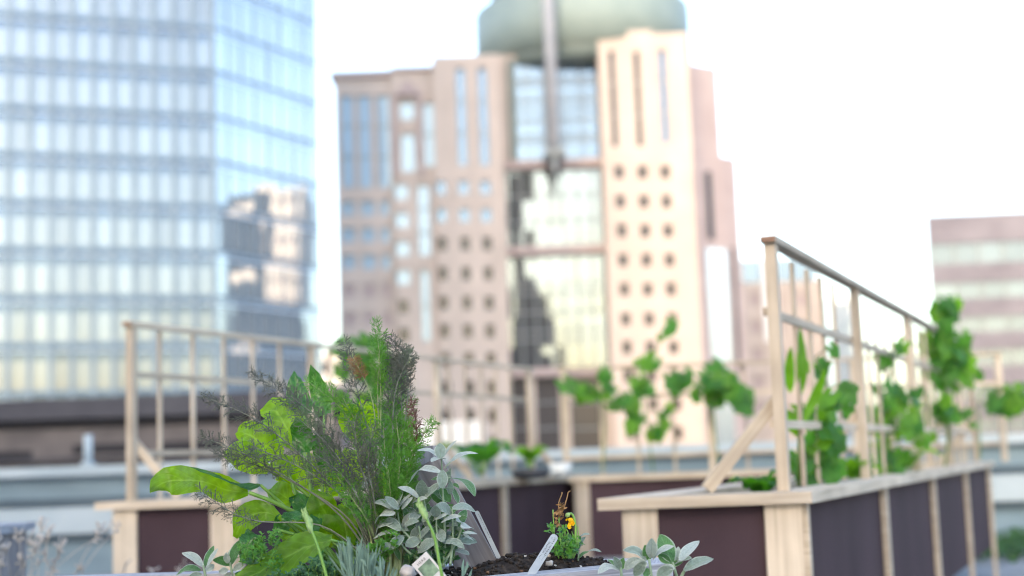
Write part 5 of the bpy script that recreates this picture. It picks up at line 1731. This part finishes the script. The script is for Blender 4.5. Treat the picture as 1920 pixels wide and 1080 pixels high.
T = lambda pts, r0, r1: ms.tube(spline([A(*zf(*q), YV) for q in pts], 10), r0, r1, 6)
T([(330, 860), (370, 760), (440, 640), (436, 450), (405, 350), (372, 335), (340, 352)], .0026, .0020)
T([(200, 840), (182, 560), (170, 290)], .0014, .0012)
T([(280, 850), (250, 560), (240, 380)], .0016, .0014)
T([(340, 850), (350, 700), (360, 600), (330, 520)], .0012, .001)
for k in range(14):
    x = rnd.uniform(170, 480); T([(x * .6 + 130, 870), (x, rnd.uniform(640, 760)), (x + rnd.uniform(-30, 30), rnd.uniform(480, 640))], .0011, .0008)
ms.build('stem', 'petiole', vi)
mb = MB()
c0 = A(*zf(342, 360), YV)
mb.tube(spline([A(*zf(372, 335), YV), c0, A(*zf(338, 385), YV)], 7), 0, radii=[.0022, .0034, .0044, .0046, .004, .003, .0012], seg=8); mb.build('bud', 'bud', vi)
mb = MB()
for k in range(7):
    c = A(*zf(378, 450), YV - .004) + rvec(.0035)
    o = V((math.cos(k * .9) * .6, rnd.uniform(-.4, .4), math.sin(k * .9))).normalized() * rnd.uniform(.006, .009)
    mb.leaf([c, c + o * .5 + rvec(.002), c + o], .009, V((0, -1, 0)) + rvec(.5), ell, nv=5, nu=4, fold=.3, wave=.12)
for k in range(3):
    c = A(*zf(352, 415), YV - .004) + rvec(.002)
    mb.leaf([c, c + rvec(.003), c + rvec(.006)], .005, V((0, -1, 0)) + rvec(.5), ell, nv=4, nu=2)
mb.build('petals', 'petal', vi)
mb = MB()
for pts in ([(238, 400), (236, 250), (244, 190), (280, 95), (270, 88)], [(280, 320), (310, 240), (338, 150), (352, 85), (378, 68)]):
    mb.tube(spline([A(*zf(*q), YV) for q in pts], 12), .0013, .0010, 6)
for k in range(34):
    c = A(*zf(rnd.gauss(262, 22), rnd.gauss(300, 34)), YV + rnd.uniform(-.004, .004))
    mb.leaf([c, c + rvec(.004), c + rvec(.008)], .005, rvec(1) + V((0, -1, 0)), ell, nv=4, nu=2, wave=.1)
for k in range(10):
    c = A(*zf(rnd.gauss(222, 12), rnd.gauss(430, 40)), YV + rnd.uniform(-.004, .004))
    mb.leaf([c, c + rvec(.004), c + rvec(.009)], .005, rvec(1) + V((0, -1, 0)), ell, nv=4, nu=2, wave=.1)
mb.build('dead_flower', 'dry_frond', vi)
sh = thing('sage_plant', 'little sage shoot of three pale leaves right of the yellow flower', 'herb', A(*zf(470, 880), 2.62))
mb = MB()
for b, t_, w, g in (((468, 640), (616, 582), 22, 0), ((472, 770), (560, 612), 56, 0), ((478, 870), (600, 790), 36, 1), ((580, 792), (748, 795), 26, 0), ((460, 700), (560, 715), 20, 1)):
    px_leaf(mb, zf(*b), zf(*t_), w / 6.35, 2.62, mi=g, arch=.12, dy=.006)
mb.build('leaves', ['sage', 'sage_green'], sh)
mb = MB(); mb.tube(spline([A(*zf(470, 900), 2.62), A(*zf(474, 770), 2.62), A(*zf(466, 640), 2.62)], 8), .0014, .001, 6); mb.build('stem', 'sage_stem', sh)
